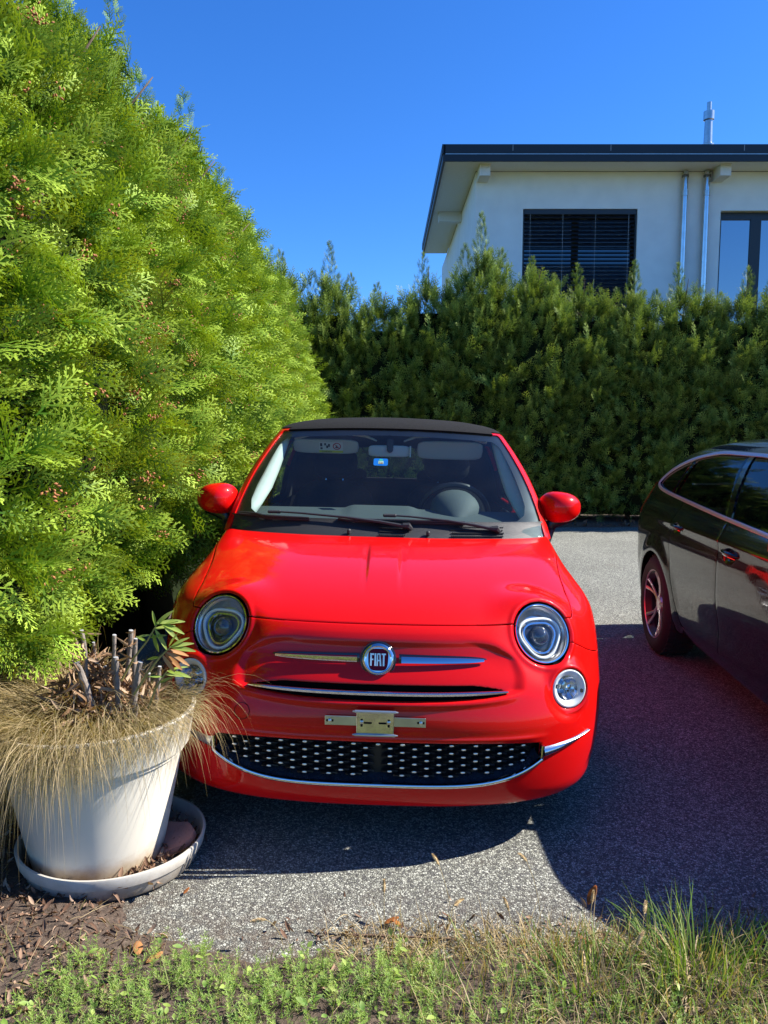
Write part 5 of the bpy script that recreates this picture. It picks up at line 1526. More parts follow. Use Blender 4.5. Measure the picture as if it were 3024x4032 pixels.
for k in range(17):
    x = -1.65 + .78 * k
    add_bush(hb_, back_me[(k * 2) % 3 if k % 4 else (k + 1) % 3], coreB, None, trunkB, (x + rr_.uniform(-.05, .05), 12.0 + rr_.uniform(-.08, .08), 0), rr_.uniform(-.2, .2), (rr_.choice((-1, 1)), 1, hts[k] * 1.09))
# ------------------------------------------------------------------ GROUND
def asphalt_mat():
    m, t, b = newmat('coarse_asphalt'); L = t.links.new
    tc = t.nodes.new('ShaderNodeTexCoord').outputs['Object']
    wrp = t.nodes.new('ShaderNodeTexNoise'); wrp.inputs['Scale'].default_value = 60; L(tc, wrp.inputs['Vector'])
    va = t.nodes.new('ShaderNodeVectorMath'); va.operation = 'MULTIPLY_ADD'; va.inputs[1].default_value = (.006, .006, .0); L(wrp.outputs['Color'], va.inputs[0]); L(tc, va.inputs[2])
    def vor(sc_, feat):
        v = t.nodes.new('ShaderNodeTexVoronoi'); v.feature = feat; v.inputs['Scale'].default_value = sc_; L(va.outputs[0], v.inputs['Vector']); return v
    v1 = vor(135, 'F1'); e1 = vor(135, 'DISTANCE_TO_EDGE'); v2 = vor(260, 'F1')
    sx = t.nodes.new('ShaderNodeSeparateColor'); L(v1.outputs['Color'], sx.inputs[0])
    stone = ramp(t, sx.outputs[0], [(0, (.17, .172, .142)), (.25, (.28, .282, .236)), (.55, (.40, .402, .338)), (.85, (.50, .502, .425)), (1, (.57, .575, .49))])
    ed = t.nodes.new('ShaderNodeMapRange'); ed.inputs[1].default_value = .02; ed.inputs[2].default_value = .16; ed.inputs[3].default_value = 0; ed.inputs[4].default_value = 1; L(e1.outputs['Distance'], ed.inputs[0])
    mx = t.nodes.new('ShaderNodeMix'); mx.data_type = 'RGBA'; L(ed.outputs[0], mx.inputs[0]); mx.inputs[6].default_value = (.085, .080, .070, 1); L(stone, mx.inputs[7])
    # missing stones: dark binder patches
    s2 = t.nodes.new('ShaderNodeSeparateColor'); L(v2.outputs['Color'], s2.inputs[0])
    bd = t.nodes.new('ShaderNodeMapRange'); bd.inputs[1].default_value = .70; bd.inputs[2].default_value = .76; bd.inputs[3].default_value = 0; bd.inputs[4].default_value = .7; L(sx.outputs[1], bd.inputs[0])
    m2 = t.nodes.new('ShaderNodeMix'); m2.data_type = 'RGBA'; L(bd.outputs[0], m2.inputs[0]); L(mx.outputs[2], m2.inputs[6]); m2.inputs[7].default_value = (.075, .072, .074, 1)
    big = noise_node(t, tc, .9, 5, .6)
    br = t.nodes.new('ShaderNodeMapRange'); br.inputs[1].default_value = .3; br.inputs[2].default_value = .7; br.inputs[3].default_value = .82; br.inputs[4].default_value = 1.12; L(big, br.inputs[0])
    m3 = t.nodes.new('ShaderNodeMix'); m3.data_type = 'RGBA'; m3.blend_type = 'MULTIPLY'; m3.inputs[0].default_value = 1; L(m2.outputs[2], m3.inputs[6]); L(br.outputs[0], m3.inputs[7])
    # brown dirt near the planter and the front edge
    sp_ = t.nodes.new('ShaderNodeSeparateXYZ'); L(tc, sp_.inputs[0])
    d1 = t.nodes.new('ShaderNodeMapRange'); d1.inputs[1].default_value = 2.32; d1.inputs[2].default_value = 1.98; L(sp_.outputs[1], d1.inputs[0])
    d2 = t.nodes.new('ShaderNodeMapRange'); d2.inputs[1].default_value = -.48; d2.inputs[2].default_value = -.80; L(sp_.outputs[0], d2.inputs[0])
    dm = t.nodes.new('ShaderNodeMath'); dm.operation = 'MAXIMUM'; L(d1.outputs[0], dm.inputs[0]); L(d2.outputs[0], dm.inputs[1])
    dn = t.nodes.new('ShaderNodeMapRange'); dn.inputs[1].default_value = .38; dn.inputs[2].default_value = .66; L(noise_node(t, tc, 14, 7, .75), dn.inputs[0])
    dd = t.nodes.new('ShaderNodeMath'); dd.operation = 'MULTIPLY'; L(dm.outputs[0], dd.inputs[0]); L(dn.outputs[0], dd.inputs[1])
    st_ = t.nodes.new('ShaderNodeMapRange'); st_.inputs[1].default_value = .60; st_.inputs[2].default_value = .72; st_.inputs[4].default_value = .30; L(noise_node(t, tc, 2.3, 6, .65), st_.inputs[0])
    da = t.nodes.new('ShaderNodeMath'); da.operation = 'MAXIMUM'; L(dd.outputs[0], da.inputs[0]); L(st_.outputs[0], da.inputs[1])
    m4 = t.nodes.new('ShaderNodeMix'); m4.data_type = 'RGBA'; L(da.outputs[0], m4.inputs[0]); L(m3.outputs[2], m4.inputs[6]); m4.inputs[7].default_value = (.14, .105, .075, 1)
    L(m4.outputs[2], b.inputs['Base Color']); b.inputs['Roughness'].default_value = .82; b.inputs['Specular IOR Level'].default_value = .3
    hh = t.nodes.new('ShaderNodeMath'); hh.operation = 'MULTIPLY'; L(ed.outputs[0], hh.inputs[0])
    h2 = t.nodes.new('ShaderNodeMapRange'); h2.inputs[3].default_value = .35; h2.inputs[4].default_value = 1; L(sx.outputs[2], h2.inputs[0]); L(h2.outputs[0], hh.inputs[1])
    h3 = t.nodes.new('ShaderNodeMath'); h3.operation = 'SUBTRACT'; L(hh.outputs[0], h3.inputs[0]); L(bd.outputs[0], h3.inputs[1])
    bp = t.nodes.new('ShaderNodeBump'); bp.inputs['Strength'].default_value = 1; bp.inputs['Distance'].default_value = .0032; L(h3.outputs[0], bp.inputs['Height']); L(bp.outputs[0], b.inputs['Normal'])
    return m
ASPH = asphalt_mat()
gd = MB(); gd.add([[-400, -400, -.05], [400, -400, -.05], [400, 900, -.05], [-400, 900, -.05]], [[0, 1, 2, 3]])
o = gd.build('ground', pm('garden_ground', (.06, .075, .03), .95, noise=.3, nscale=2), None, smooth=False); o['kind'] = 'structure'
gd = MB(); gd.add([[-2.6, .5, 0], [14, .5, 0], [14, 11.45, 0], [-2.6, 11.45, 0]], [[0, 1, 2, 3]])
o = gd.build('driveway', ASPH, None, smooth=False); o['kind'] = 'structure'
lm = pm('reflected_line_tone', (.26, .25, .25), .8, noise=.6, nscale=60)
# pale tone meant for reflected light lines on the asphalt, left unused
def soil_mat():
    m, t, b = newmat('soil'); L = t.links.new; tc = t.nodes.new('ShaderNodeTexCoord').outputs['Object']
    c = ramp(t, noise_node(t, tc, 55, 8, .75), [(.3, (.035, .024, .018)), (.5, (.10, .068, .048)), (.7, (.20, .145, .105))])
    L(c, b.inputs['Base Color']); b.inputs['Roughness'].default_value = .95
    bp = t.nodes.new('ShaderNodeBump'); bp.inputs['Strength'].default_value = .9; bp.inputs['Distance'].default_value = .01; L(noise_node(t, tc, 120, 6, .7), bp.inputs['Height']); L(bp.outputs[0], b.inputs['Normal'])
    return m
SOIL = soil_mat()
def soil_h(x, y):
    P3 = np.stack([x, y, 0 * x], -1)
    nz = vnoise(P3, 9., 77) * .045 + vnoise(P3, 33., 78) * .018
    edge_f = (1.985 + .06 * sst(-.9, -.2, -x) * 0 - y)                       # front strip
    edge_f = np.interp(x, [-3, -.95, -.70, -.5, .3, .8, 1.3, 4], [2.6, 2.30, 2.07, 1.98, 1.99, 2.02, 2.03, 1.98]) - y
    edge_l = -x - np.interp(y, [1.9, 2.1, 2.3, 2.6, 3.2, 12], [.70, .74, .80, .86, .93, .95])
    d = np.maximum(edge_f, edge_l) + nz
    return np.clip(d * .22, -.02, .035) + np.where(d > 0, vnoise(P3, 60., 79) * .004, 0)
def soil_patch(x0, x1, y0, y1, st, name='soil'):
    nx = int((x1 - x0) / st) + 1; ny = int((y1 - y0) / st) + 1
    X, Y = np.meshgrid(np.linspace(x0, x1, nx), np.linspace(y0, y1, ny)); Z = soil_h(X, Y)
    idx = np.arange(nx * ny).reshape(ny, nx)
    q = np.stack([idx[:-1, :-1], idx[:-1, 1:], idx[1:, 1:], idx[1:, :-1]], -1).reshape(-1, 4)
    zf = Z.ravel()[q].max(1); q = q[zf > -.015]
    o = mk(name, np.stack([X.ravel(), Y.ravel(), Z.ravel()], 1), q, SOIL); o['kind'] = 'structure'; return o
soil_patch(-2.4, 2.6, .9, 3.4, .018, 'soil')
gd = MB(); V = []
ys = np.linspace(3.38, 11.9, 60); 
for y_ in ys: V += [[-2.4, y_, .03], [-1.15, y_, .03], [-.96 + .02 * math.sin(y_ * 7), y_, .0], [-.94 + .02 * math.sin(y_ * 7), y_, -.02]]
gd.add(V, [[4 * i + j, 4 * i + j + 1, 4 * i + 5 + j, 4 * i + 4 + j] for i in range(59) for j in range(3)])
o = gd.build('soil_strip', SOIL); o['kind'] = 'structure'
gd = MB(); V = []
xs_ = np.linspace(-2.4, 13, 160)
for x_ in xs_: V += [[x_, 13.5, .06], [x_, 11.5, .06], [x_, 11.42 + .02 * math.sin(x_ * 9) + .015 * math.sin(x_ * 23), .0], [x_, 11.4, -.02]]
gd.add(V, [[4 * i + j, 4 * i + 4 + j, 4 * i + 5 + j, 4 * i + j + 1] for i in range(159) for j in range(3)])
o = gd.build('soil_bank', SOIL); o['kind'] = 'structure'
def gz(x, y): return max(0.0, float(soil_h(np.array([x * 1.]), np.array([y * 1.]))[0]))
def gzv(x, y): return np.maximum(0, soil_h(x, y))

# ------------------------------------------------------------------ ribbons and leaves
def ribbons(name, P, D, L_, W_, bend, mat, col, parent=None, S=5, seed=1, twist=.4, linked=True, droop=None):
    """curved tapering blades; P base, D initial direction, bend = how strongly the tip falls"""
    rng = np.random.default_rng(seed); n = len(P)
    D = D / np.linalg.norm(D, axis=1)[:, None]
    side = np.cross(D, [0, 0, 1.]); bad = np.linalg.norm(side, axis=1) < .2
    side[bad] = rng.normal(size=(bad.sum(), 3)); ang = rng.normal(0, twist, n)
    side /= np.linalg.norm(side, axis=1)[:, None]
    side = side * np.cos(ang)[:, None] + np.cross(D, side) * np.sin(ang)[:, None]
    p = P.copy(); d = D.copy(); V = np.zeros((n, S + 1, 2, 3))
    for k in range(S + 1):
        f = k / S; wd = W_ * np.clip(1 - f ** 2.2, .06, 1) * min(1, .6 + f * 2)
        V[:, k, 0] = p - side * wd[:, None] * .5; V[:, k, 1] = p + side * wd[:, None] * .5
        p = p + d * (L_ / S)[:, None]; d = d + np.array([0, 0, -1.]) * (bend / S)[:, None] + rng.normal(0, .03, (n, 3)); d /= np.linalg.norm(d, axis=1)[:, None]
    idx = np.arange(n * (S + 1) * 2).reshape(n, S + 1, 2)
    F = np.stack([idx[:, :-1, 0], idx[:, :-1, 1], idx[:, 1:, 1], idx[:, 1:, 0]], -1).reshape(-1, 4)
    C = np.zeros((n, S + 1, 2, 3)); C[..., 0] = col[:, None, None]; C[..., 1] = np.linspace(0, 1, S + 1)[None, :, None]; C[..., 2] = rng.random(n)[:, None, None]
    return mk(name, V.reshape(-1, 3), F, mat, parent, col=C.reshape(-1, 3), linked=linked)

def leaf_tpl(l, w_, fold=.25, curl=.3, n=5):
    V = []; 
    for i in range(n + 1):
        f = i / n; ww = w_ * math.sin(PI * min(1, f * .92 + .04)) ** .8 / 2; z = curl * l * f * f
        V += [[l * f, -ww, z + fold * ww], [l * f, 0, z], [l * f, ww, z + fold * ww]]
    F = []
    for i in range(n):
        a = 3 * i; F += [[a, a + 3, a + 4, a + 1], [a + 1, a + 4, a + 5, a + 2]]
    tf = np.repeat(np.linspace(0, 1, n + 1), 3)
    return np.array(V), np.array(F), tf
LIT = foliage('leaf_litter_brown', (.10, .055, .035), (.22, .13, .085), (.42, .29, .20), .8, .15)
GRN = foliage('weed_green', (.080, .20, .028), (.22, .36, .050), (.42, .50, .12), .45, .40, tip=(.42, .52, .16), spec=.3)
GRS = foliage('grass_green', (.08, .17, .03), (.18, .28, .06), (.38, .40, .15), .4, .35)
DRY = foliage('dry_grass_straw', (.13, .12, .040), (.36, .27, .13), (.60, .47, .28), .6, .3)
TWG = pm('twig_brown', (.16, .10, .065), .9, noise=.3, nscale=50)

rng = np.random.default_rng(8)
def litter(name, n, fx, seed, scale=1.0, parent=None, lab=None, cat=None, zf=gzv):
    r_ = np.random.default_rng(seed); P = fx(r_, n); P[:, 2] = zf(P[:, 0], P[:, 1]) + r_.uniform(0, .012, len(P)); n = len(P)
    a = r_.uniform(0, 6.28, n); D = np.stack([np.cos(a), np.sin(a), r_.normal(0, .35, n)], 1); U = np.stack([r_.normal(0, .5, n), r_.normal(0, .5, n), np.ones(n)], 1)
    tp = [leaf_tpl(.040, .018, .8, .9, 3), leaf_tpl(.030, .016, -.9, .75, 3), leaf_tpl(.050, .015, 1.3, -.9, 3), leaf_tpl(.022, .007, .2, .2, 2), leaf_tpl(.034, .004, .2, .4, 2), leaf_tpl(.018, .012, .6, .5, 2)]
    V, F, C = scatter_tpl(tp, P, D, U, r_.uniform(.45, 1.15, n) * scale, r_, r_.random(n))
    o = mk(name, V, F, LIT, parent, col=C); o['kind'] = 'stuff'
    if lab: tag(o, lab, cat)
    return o
def f_lit(r_, n):
    x = r_.uniform(-1.9, 1.6, n); y = r_.uniform(1.25, 3.3, n); h = soil_h(x, y)
    dens = np.clip((-.45 - x) * 1.6, .06, 1)
    k = (h > -.001) & (r_.random(n) < dens * 1.0) & ~((np.hypot(x + .93, y - 2.47) < .30)); return np.stack([x, y, 0 * x], 1)[k]
litter('leaf_litter', 38000, f_lit, 3, .60, None, 'brown fallen leaves and bark scraps covering the soil at lower left', 'leaf litter')
def f_scr(r_, n):
    x = r_.uniform(-.9, 1.3, n); y = 2.02 + np.abs(r_.normal(0, .07, n)); return np.stack([x, y, 0 * x], 1)[x > -.1 - .4 * r_.random(n)]
litter('edge_litter', 420, f_scr, 4, .6, None, 'dry scraps lying along the asphalt edge behind the weeds', 'leaf litter')
def f_hb(r_, n): x = r_.uniform(-1, 9, n); return np.stack([x, 11.38 + r_.random(n) * .3, 0 * x], 1)
litter('hedge_litter', 900, f_hb, 5, 2.0, None, 'dry litter at the foot of the back hedge', 'leaf litter', zf=lambda x, y: .0 * x + .03)
# straw bits
n = 1500; x = rng.uniform(-1.7, 1.5, n); y = rng.uniform(1.4, 2.6, n); k = soil_h(x, y) > 0; x, y = x[k], y[k]; n = len(x); a = rng.uniform(0, 6.28, n)
o = ribbons('straw_bits', np.stack([x, y, gzv(x, y) + .008], 1), np.stack([np.cos(a), np.sin(a), rng.normal(.1, .15, n)], 1), rng.uniform(.03, .12, n), rng.uniform(.0012, .0025, n), rng.uniform(0, .6, n), DRY, rng.random(n), seed=2, S=3); tag(o, 'thin straw stalks scattered over the soil and litter', 'straw', kind='stuff')
# low weeds (bedstraw like whorls) -------------------------------------------------
def weed_field(name, n, seed, area, hmax, lab):
    r_ = np.random.default_rng(seed); x, y = area(r_, n); n = len(x)
    Ps = []; Ds = []; Us = []; Ss = []; Cs = []; sp = []; sd = []; slen = []
    for i in range(n):
        h = hmax * r_.uniform(.35, 1.0); a = r_.uniform(0, 6.28); lean = r_.uniform(0, 1.1); c = np.clip(r_.normal(.45, .2), 0, 1)
        d = np.array([math.cos(a) * lean, math.sin(a) * lean, 1.]); d /= np.linalg.norm(d); b0 = np.array([x[i], y[i], gz(x[i], y[i])]); sp.append(b0); sd.append(d); slen.append(h)
        kk = int(h / .013) + 1
        for q in range(1, kk + 1):
            p = b0 + d * h * q / kk; nl = 6
            for j in range(nl):
                b_ = 2 * PI * j / nl + q * .6 + r_.normal(0, .2)
                Ps.append(p); Ds.append([math.cos(b_), math.sin(b_), r_.uniform(.1, .7)]); Us.append([r_.normal(0, .2), r_.normal(0, .2), 1]); Ss.append(r_.uniform(.6, 1.15) * (1 - .35 * q / kk)); Cs.append(np.clip(c + r_.normal(0, .1), 0, 1))
    tp = [leaf_tpl(.0165, .0032, .3, .1, 2), leaf_tpl(.013, .0036, .2, -.15, 2), leaf_tpl(.020, .0026, .3, .3, 2)]
    V, F, C = scatter_tpl(tp, np.array(Ps), np.array(Ds), np.array(Us), np.array(Ss), r_, np.array(Cs))
    o = mk(name, V, F, GRN, None, col=C); tag(o, lab, 'weeds', kind='stuff'); return o
def ar1(r_, n):
    x = r_.uniform(-1.25, 1.5, n); y = r_.uniform(1.35, 2.05, n)
    lim = np.interp(x, [-1.3, -1.15, -.95, -.75, -.6, -.3, .0, .3, .6, 1.0, 1.5], [1.30, 1.46, 1.68, 1.90, 1.94, 1.89, 1.93, 1.82, 1.74, 1.70, 1.70]) + .05 * np.sin(x * 21) + .03 * np.sin(x * 47)
    dens = np.where(x < .15, 1, .45); k = (y < lim) & (r_.random(n) < dens); return x[k], y[k]
weed_field('low_weeds', 3100, 14, ar1, .080, 'low bright green weeds with tiny whorled leaves along the front edge')
# rounder clover-like leaves
n = 380; xx, yy = ar1(rng, n * 2); n = len(xx)
P = np.stack([xx, yy, gzv(xx, yy) + rng.uniform(.01, .07, n)], 1); a = rng.uniform(0, 6.28, n)
V, F, C = scatter_tpl([leaf_tpl(.022, .016, .2, .1, 3), leaf_tpl(.030, .014, .3, -.2, 3)], P, np.stack([np.cos(a), np.sin(a), rng.normal(.3, .3, n)], 1), np.stack([rng.normal(0, .4, n), rng.normal(0, .4, n), np.ones(n)], 1), rng.uniform(.5, 1.1, n), rng, rng.random(n))
o = mk('broad_leaf_weeds', V, F, GRN, None, col=C); tag(o, 'small broad green leaves growing among the low weeds', 'weeds', kind='stuff')
# mixed grass at right
def grass(name, n, seed, fx, L0, L1, mat, lab, cat, w_=(.0018, .0034), bend=(.5, 1.8), kind='stuff', lean=.7, crange=(0, 1)):
    r_ = np.random.default_rng(seed); x, y = fx(r_, n); n = len(x); a = r_.uniform(0, 6.28, n); l = r_.uniform(0.05, lean, n)
    o = ribbons(name, np.stack([x, y, gzv(x, y) - .005], 1), np.stack([np.cos(a) * l, np.sin(a) * l, np.ones(n)], 1), r_.uniform(L0, L1, n), r_.uniform(*w_, n), r_.uniform(*bend, n), mat, r_.uniform(*crange, n), seed=seed)
    tag(o, lab, cat, kind=kind); return o
def g1(r_, n):
    x = r_.uniform(.0, 1.55, n); y = r_.uniform(1.45, 2.03, n); k = r_.random(n) < np.interp(x, [0, .3, .6, 1.5], [.25, .7, 1, 1]); return x[k], y[k]
grass('short_grass', 1900, 21, g1, .05, .14, GRS, 'short mixed green grass at the lower right', 'grass')
grass('straw_grass', 2100, 22, g1, .05, .16, DRY, 'yellowed dry grass blades among the green at lower right', 'grass', crange=(.3, 1))
def g3(r_, n):
    x = r_.uniform(-.15, .7, n); y = 2.0 + r_.normal(0, .04, n); return x, y
grass('dry_fringe', 900, 23, g3, .03, .11, DRY, 'matted straw coloured grass on the asphalt edge at centre', 'grass', lean=2.5, crange=(.35, 1))
def g4(r_, n):
    x = r_.uniform(-1.3, .3, n); y = r_.uniform(1.45, 1.95, n); return x, y
grass('sparse_blades', 420, 24, g4, .05, .13, GRS, 'sparse grass blades poking through the low weeds', 'grass')
# big tuft
def tuft(c, n, L0, L1, spread, seed, lab, mat=GRS, bend=(.3, 1.8), wd=(.003, .0055), lean=.9, cr=(0, .8)):
    r_ = np.random.default_rng(seed); a = r_.uniform(0, 6.28, n); rr = spread * r_.random(n) ** .7
    x = rr * np.cos(a); y = rr * np.sin(a); l = r_.uniform(.05, lean, n)
    e_ = empty('grass_tuft', (c[0], c[1], gz(*c)))
    tag(e_, lab, 'grass tuft')
    ribbons('blades', np.stack([x, y, np.full(n, -.01)], 1), np.stack([np.cos(a + r_.normal(0, .5, n)) * l, np.sin(a + r_.normal(0, .5, n)) * l, np.ones(n)], 1), r_.uniform(L0, L1, n) * (1 - .3 * (rr / spread)), r_.uniform(*wd, n), r_.uniform(*bend, n), mat, r_.uniform(*cr, n), e_, S=7, seed=seed)['kind'] = 'stuff'
    k = n // 3
    ribbons('dead_blades', np.stack([x[:k], y[:k], np.full(k, -.01)], 1), np.stack([np.cos(a[:k]) * .9, np.sin(a[:k]) * .9, np.ones(k)], 1), r_.uniform(L0 * .6, L1 * .75, k), r_.uniform(*wd, k), r_.uniform(1.5, 3.5, k), DRY, r_.uniform(.5, 1, k), e_, S=6, seed=seed + 1)['kind'] = 'stuff'
tuft((.80, 1.86), 260, .08, .27, .17, 31, 'tall arching grass tuft standing against the shaded asphalt at lower right')
tuft((1.16, 1.84), 130, .07, .20, .15, 32, 'smaller grass tuft cut by the right edge of the frame')
tuft((.52, 1.80), 90, .08, .20, .12, 33, 'short spreading grass tuft left of the tall arching one', lean=1.4)
# foxtail stalks -------------------------------------------------------------------
FXM = pm('foxtail_fuzz', (.50, .36, .17), .8)
def foxtail(x, y, h, dx, dy, hang, lab, s_=1.0):
    e_ = empty('foxtail_stalk', (x, y, gz(x, y))); tag(e_, lab, 'seed head', 'foxtail stalks in the front verge')
    pts = []; p = np.array([0., 0, 0]); d = np.array([dx, dy, 1.]); d /= np.linalg.norm(d)
    for k in range(9):
        pts.append(p.copy()); p += d * h / 8; d += np.array([dx * .5, dy * .5, -hang]) / 8; d /= np.linalg.norm(d)
    m_ = MB(); m_.tube(pts, [.0008 * s_] * 9, 5); m_.build('stem', pm('stem_straw', (.35, .26, .10), .6), e_)
    r_ = np.random.default_rng(int(x * 1000) % 999 + 7); n = 420; ln = .042 * s_
    f = r_.random(n); hp = []; dd = d / np.linalg.norm(d)
    hp = np.array(pts[-1]) + dd * (f * ln)[:, None] + np.array([0, 0, -1]) * (f ** 2 * .008)[:, None]
    o_ = r_.normal(size=(n, 3)); o_ -= (o_ @ dd)[:, None] * dd; o_ /= np.linalg.norm(o_, axis=1)[:, None]
    ribbons('seed_head', hp, o_ * .8 + dd * .8, r_.uniform(.006, .011, n) * s_ * (1 - .5 * f ** 3), np.full(n, .0009), np.full(n, .1), FXM, r_.random(n), e_, S=2, seed=5)
    m_ = MB(); q = [pts[-1], pts[-1] + dd * ln * .5 + np.array([0, 0, -.002]), pts[-1] + dd * ln + np.array([0, 0, -.008])]; m_.tube(q, [.002, .0045 * s_, .001], 7); m_.build('seed_core', FXM, e_)
FX = [(.585, 2.06, .085, .10, .15, .2, 'upright foxtail seed head beside the orange leaf at the shadow edge'),
 (-.28, 2.00, .10, -.15, .0, 1.9, 'lone drooping foxtail head left of centre over pale asphalt'),
 (.17, 2.03, .10, .1, .1, 1.8, 'nodding foxtail head just right of centre near the dry fringe'),
 (.00, 2.05, .12, .0, .1, .8, 'slim foxtail head just above the rust coloured curled leaf'),
 (.20, 2.06, .19, -.1, .15, 1.2, 'foxtail head floating in the lit asphalt under the chrome trim'),
 (.45, 2.06, .20, -.05, .1, 1.9, 'foxtail head lying level near the dark shadow corner'),
 (.69, 1.93, .12, .05, .1, 1.6, 'foxtail head on the left flank of the tall grass tuft'),
 (.36, 1.94, .13, -.1, .1, .7, 'foxtail head rising from straw grass left of the tuft'),
 (.58, 1.74, .15, .15, .1, .9, 'foxtail head low in front of the tall grass tuft'),
 (.38, 1.74, .11, -.1, .05, 1.2, 'foxtail head deepest in the green weeds at bottom')]
for f_ in FX: foxtail(*f_)
# loose leaves on the asphalt
LF = foliage('fallen_leaf_orange', (.30, .10, .03), (.42, .16, .05), (.5, .25, .1), .6, .25)
def one_leaf(x, y, z, rz, tilt, s_, lab, c_=.4):
    V, F, t_ = leaf_tpl(.055 * s_, .026 * s_, .5, .35, 6); C = np.zeros((len(V), 3)); C[:, 0] = c_; C[:, 1] = t_
    o = mk('fallen_leaf', V, F, LF, None, col=C); o.location = (x, y, z); o.rotation_euler = (0, tilt, rz)
    sm = o.modifiers.new('thick', 'SOLIDIFY'); sm.thickness = .0006
    tag(o, lab, 'leaf', 'leaves fallen on the asphalt edge')
one_leaf(.60, 2.13, .045, .7, -.5, 1.0, 'orange leaf standing upright at the front end of the big shadow edge', .1)
one_leaf(.00, 2.09, .012, .3, .1, .8, 'rust coloured curled leaf on pale asphalt near centre', .2)
one_leaf(.05, 2.075, .012, 2.4, .1, .6, 'small curled leaf touching the rust coloured one', .5)
one_leaf(-.62, 2.24, .008, 1.0, .0, .45, 'tiny brown leaf by the dirt edge right of the saucer', .3)
one_leaf(.56, 2.00, .014, 2.0, .0, .6, 'small amber leaf on the straw fringe by the tuft', .7)
one_leaf(-.66, 1.93, .03, 1.9, .3, 1.0, 'tan folded leaf standing in the weeds at lower left', .9)
one_leaf(-.63, 1.90, .03, .9, .3, .9, 'tan leaf beside the folded one in the lower left weeds', 1.0)
tw = MB(); tw.tube([[-.13, 2.055, .004], [.0, 2.045, .006], [.10, 2.04, .005], [.22, 2.03, .006]], [.003, .0035, .003, .002], 6); tag(tw.build('twig', TWG), 'thin dark twig lying along the asphalt edge', 'twig')

# ------------------------------------------------------------------ PLANTER
PX, PY = -.955, 2.45
POTM = pm('pot_plastic', (.66, .625, .54), .5, noise=.07, nscale=6, bump=.15, bscale=300, spec=.3)
def dirty(name, base, dirt, z0, z1):
    m, t, b = newmat(name); L = t.links.new; tc = t.nodes.new('ShaderNodeTexCoord').outputs['Object']
    sx = t.nodes.new('ShaderNodeSeparateXYZ'); L(tc, sx.inputs[0])
    mr = t.nodes.new('ShaderNodeMapRange'); mr.inputs[1].default_value = z0; mr.inputs[2].default_value = z1; mr.inputs[3].default_value = 1; mr.inputs[4].default_value = 0; L(sx.outputs[2], mr.inputs[0])
    n = noise_node(t, tc, 9, 7, .7); n2 = noise_node(t, tc, 70, 5, .7)
    a = t.nodes.new('ShaderNodeMath'); a.operation = 'MULTIPLY_ADD'; L(mr.outputs[0], a.inputs[0]); a.inputs[1].default_value = .75; L(n, a.inputs[2])
    c = t.nodes.new('ShaderNodeMapRange'); c.inputs[1].default_value = .62; c.inputs[2].default_value = 1.15; c.inputs[3].default_value = 0; c.inputs[4].default_value = .9; L(a.outputs[0], c.inputs[0])
    sp = t.nodes.new('ShaderNodeMapRange'); sp.inputs[1].default_value = .66; sp.inputs[2].default_value = .74; sp.inputs[3].default_value = 0; sp.inputs[4].default_value = .35; L(n2, sp.inputs[0])
    ad = t.nodes.new('ShaderNodeMath'); ad.operation = 'ADD'; ad.use_clamp = True; L(c.outputs[0], ad.inputs[0]); L(sp.outputs[0], ad.inputs[1])
    mx = t.nodes.new('ShaderNodeMix'); mx.data_type = 'RGBA'; mx.inputs[6].default_value = (*base, 1); mx.inputs[7].default_value = (*dirt, 1); L(ad.outputs[0], mx.inputs[0]); L(mx.outputs[2], b.inputs['Base Color'])
    b.inputs['Roughness'].default_value = .55; b.inputs['Specular IOR Level'].default_value = .3
    return m
POTM = dirty('pot_plastic', (.70, .645, .53), (.42, .31, .18), 0, .10); SAUM = dirty('saucer_plastic', (.50, .465, .40), (.20, .16, .12), -.02, .09)
sau = MB(); sau.lathe([(.001, .012), (.262, .012), (.272, .020), (.284, .044), (.290, .075), (.293, .082), (.300, .082), (.302, .076), (.296, .046), (.290, .043), (.279, .008), (.274, .0), (.001, .0)], (0, 0, 0), None, 72)
so_ = sau.build('saucer', SAUM); so_.location = (PX + .045, PY + .005, .012); so_.rotation_euler = (R(-1.0), R(1.5), 0); tag(so_, 'wide pale grey plant saucer full of litter under the white pot', 'saucer')
def pot_r(z): return .205 + .100 * z / .42
pot = MB(); H_ = .50
prof = [(.001, .012), (.195, .012), (.203, .0), (.208, .004)] + [(.208 + (.285 - .208) * (z / .375), z) for z in np.linspace(.02, .375, 12)] + [(.288, .3755), (.303, .378), (.305, .384), (.325, .490), (.328, .497), (.325, .502), (.314, .502), (.311, .494), (.292, .385), (.29, .36)] 
pot.lathe(prof, (0, 0, 0), None, 96)
pt = pot.build('plant_pot', POTM, ang=28); pt.location = (PX, PY, .027); tag(pt, 'large white round plant pot with broad rim, left of the red car', 'pot')
sl2 = MB(); sl2.lathe([(.001, .455), (.15, .45), (.30, .435), (.302, .42)], (0, 0, 0), None, 40); sl2.build('potting_soil', SOIL, pt)
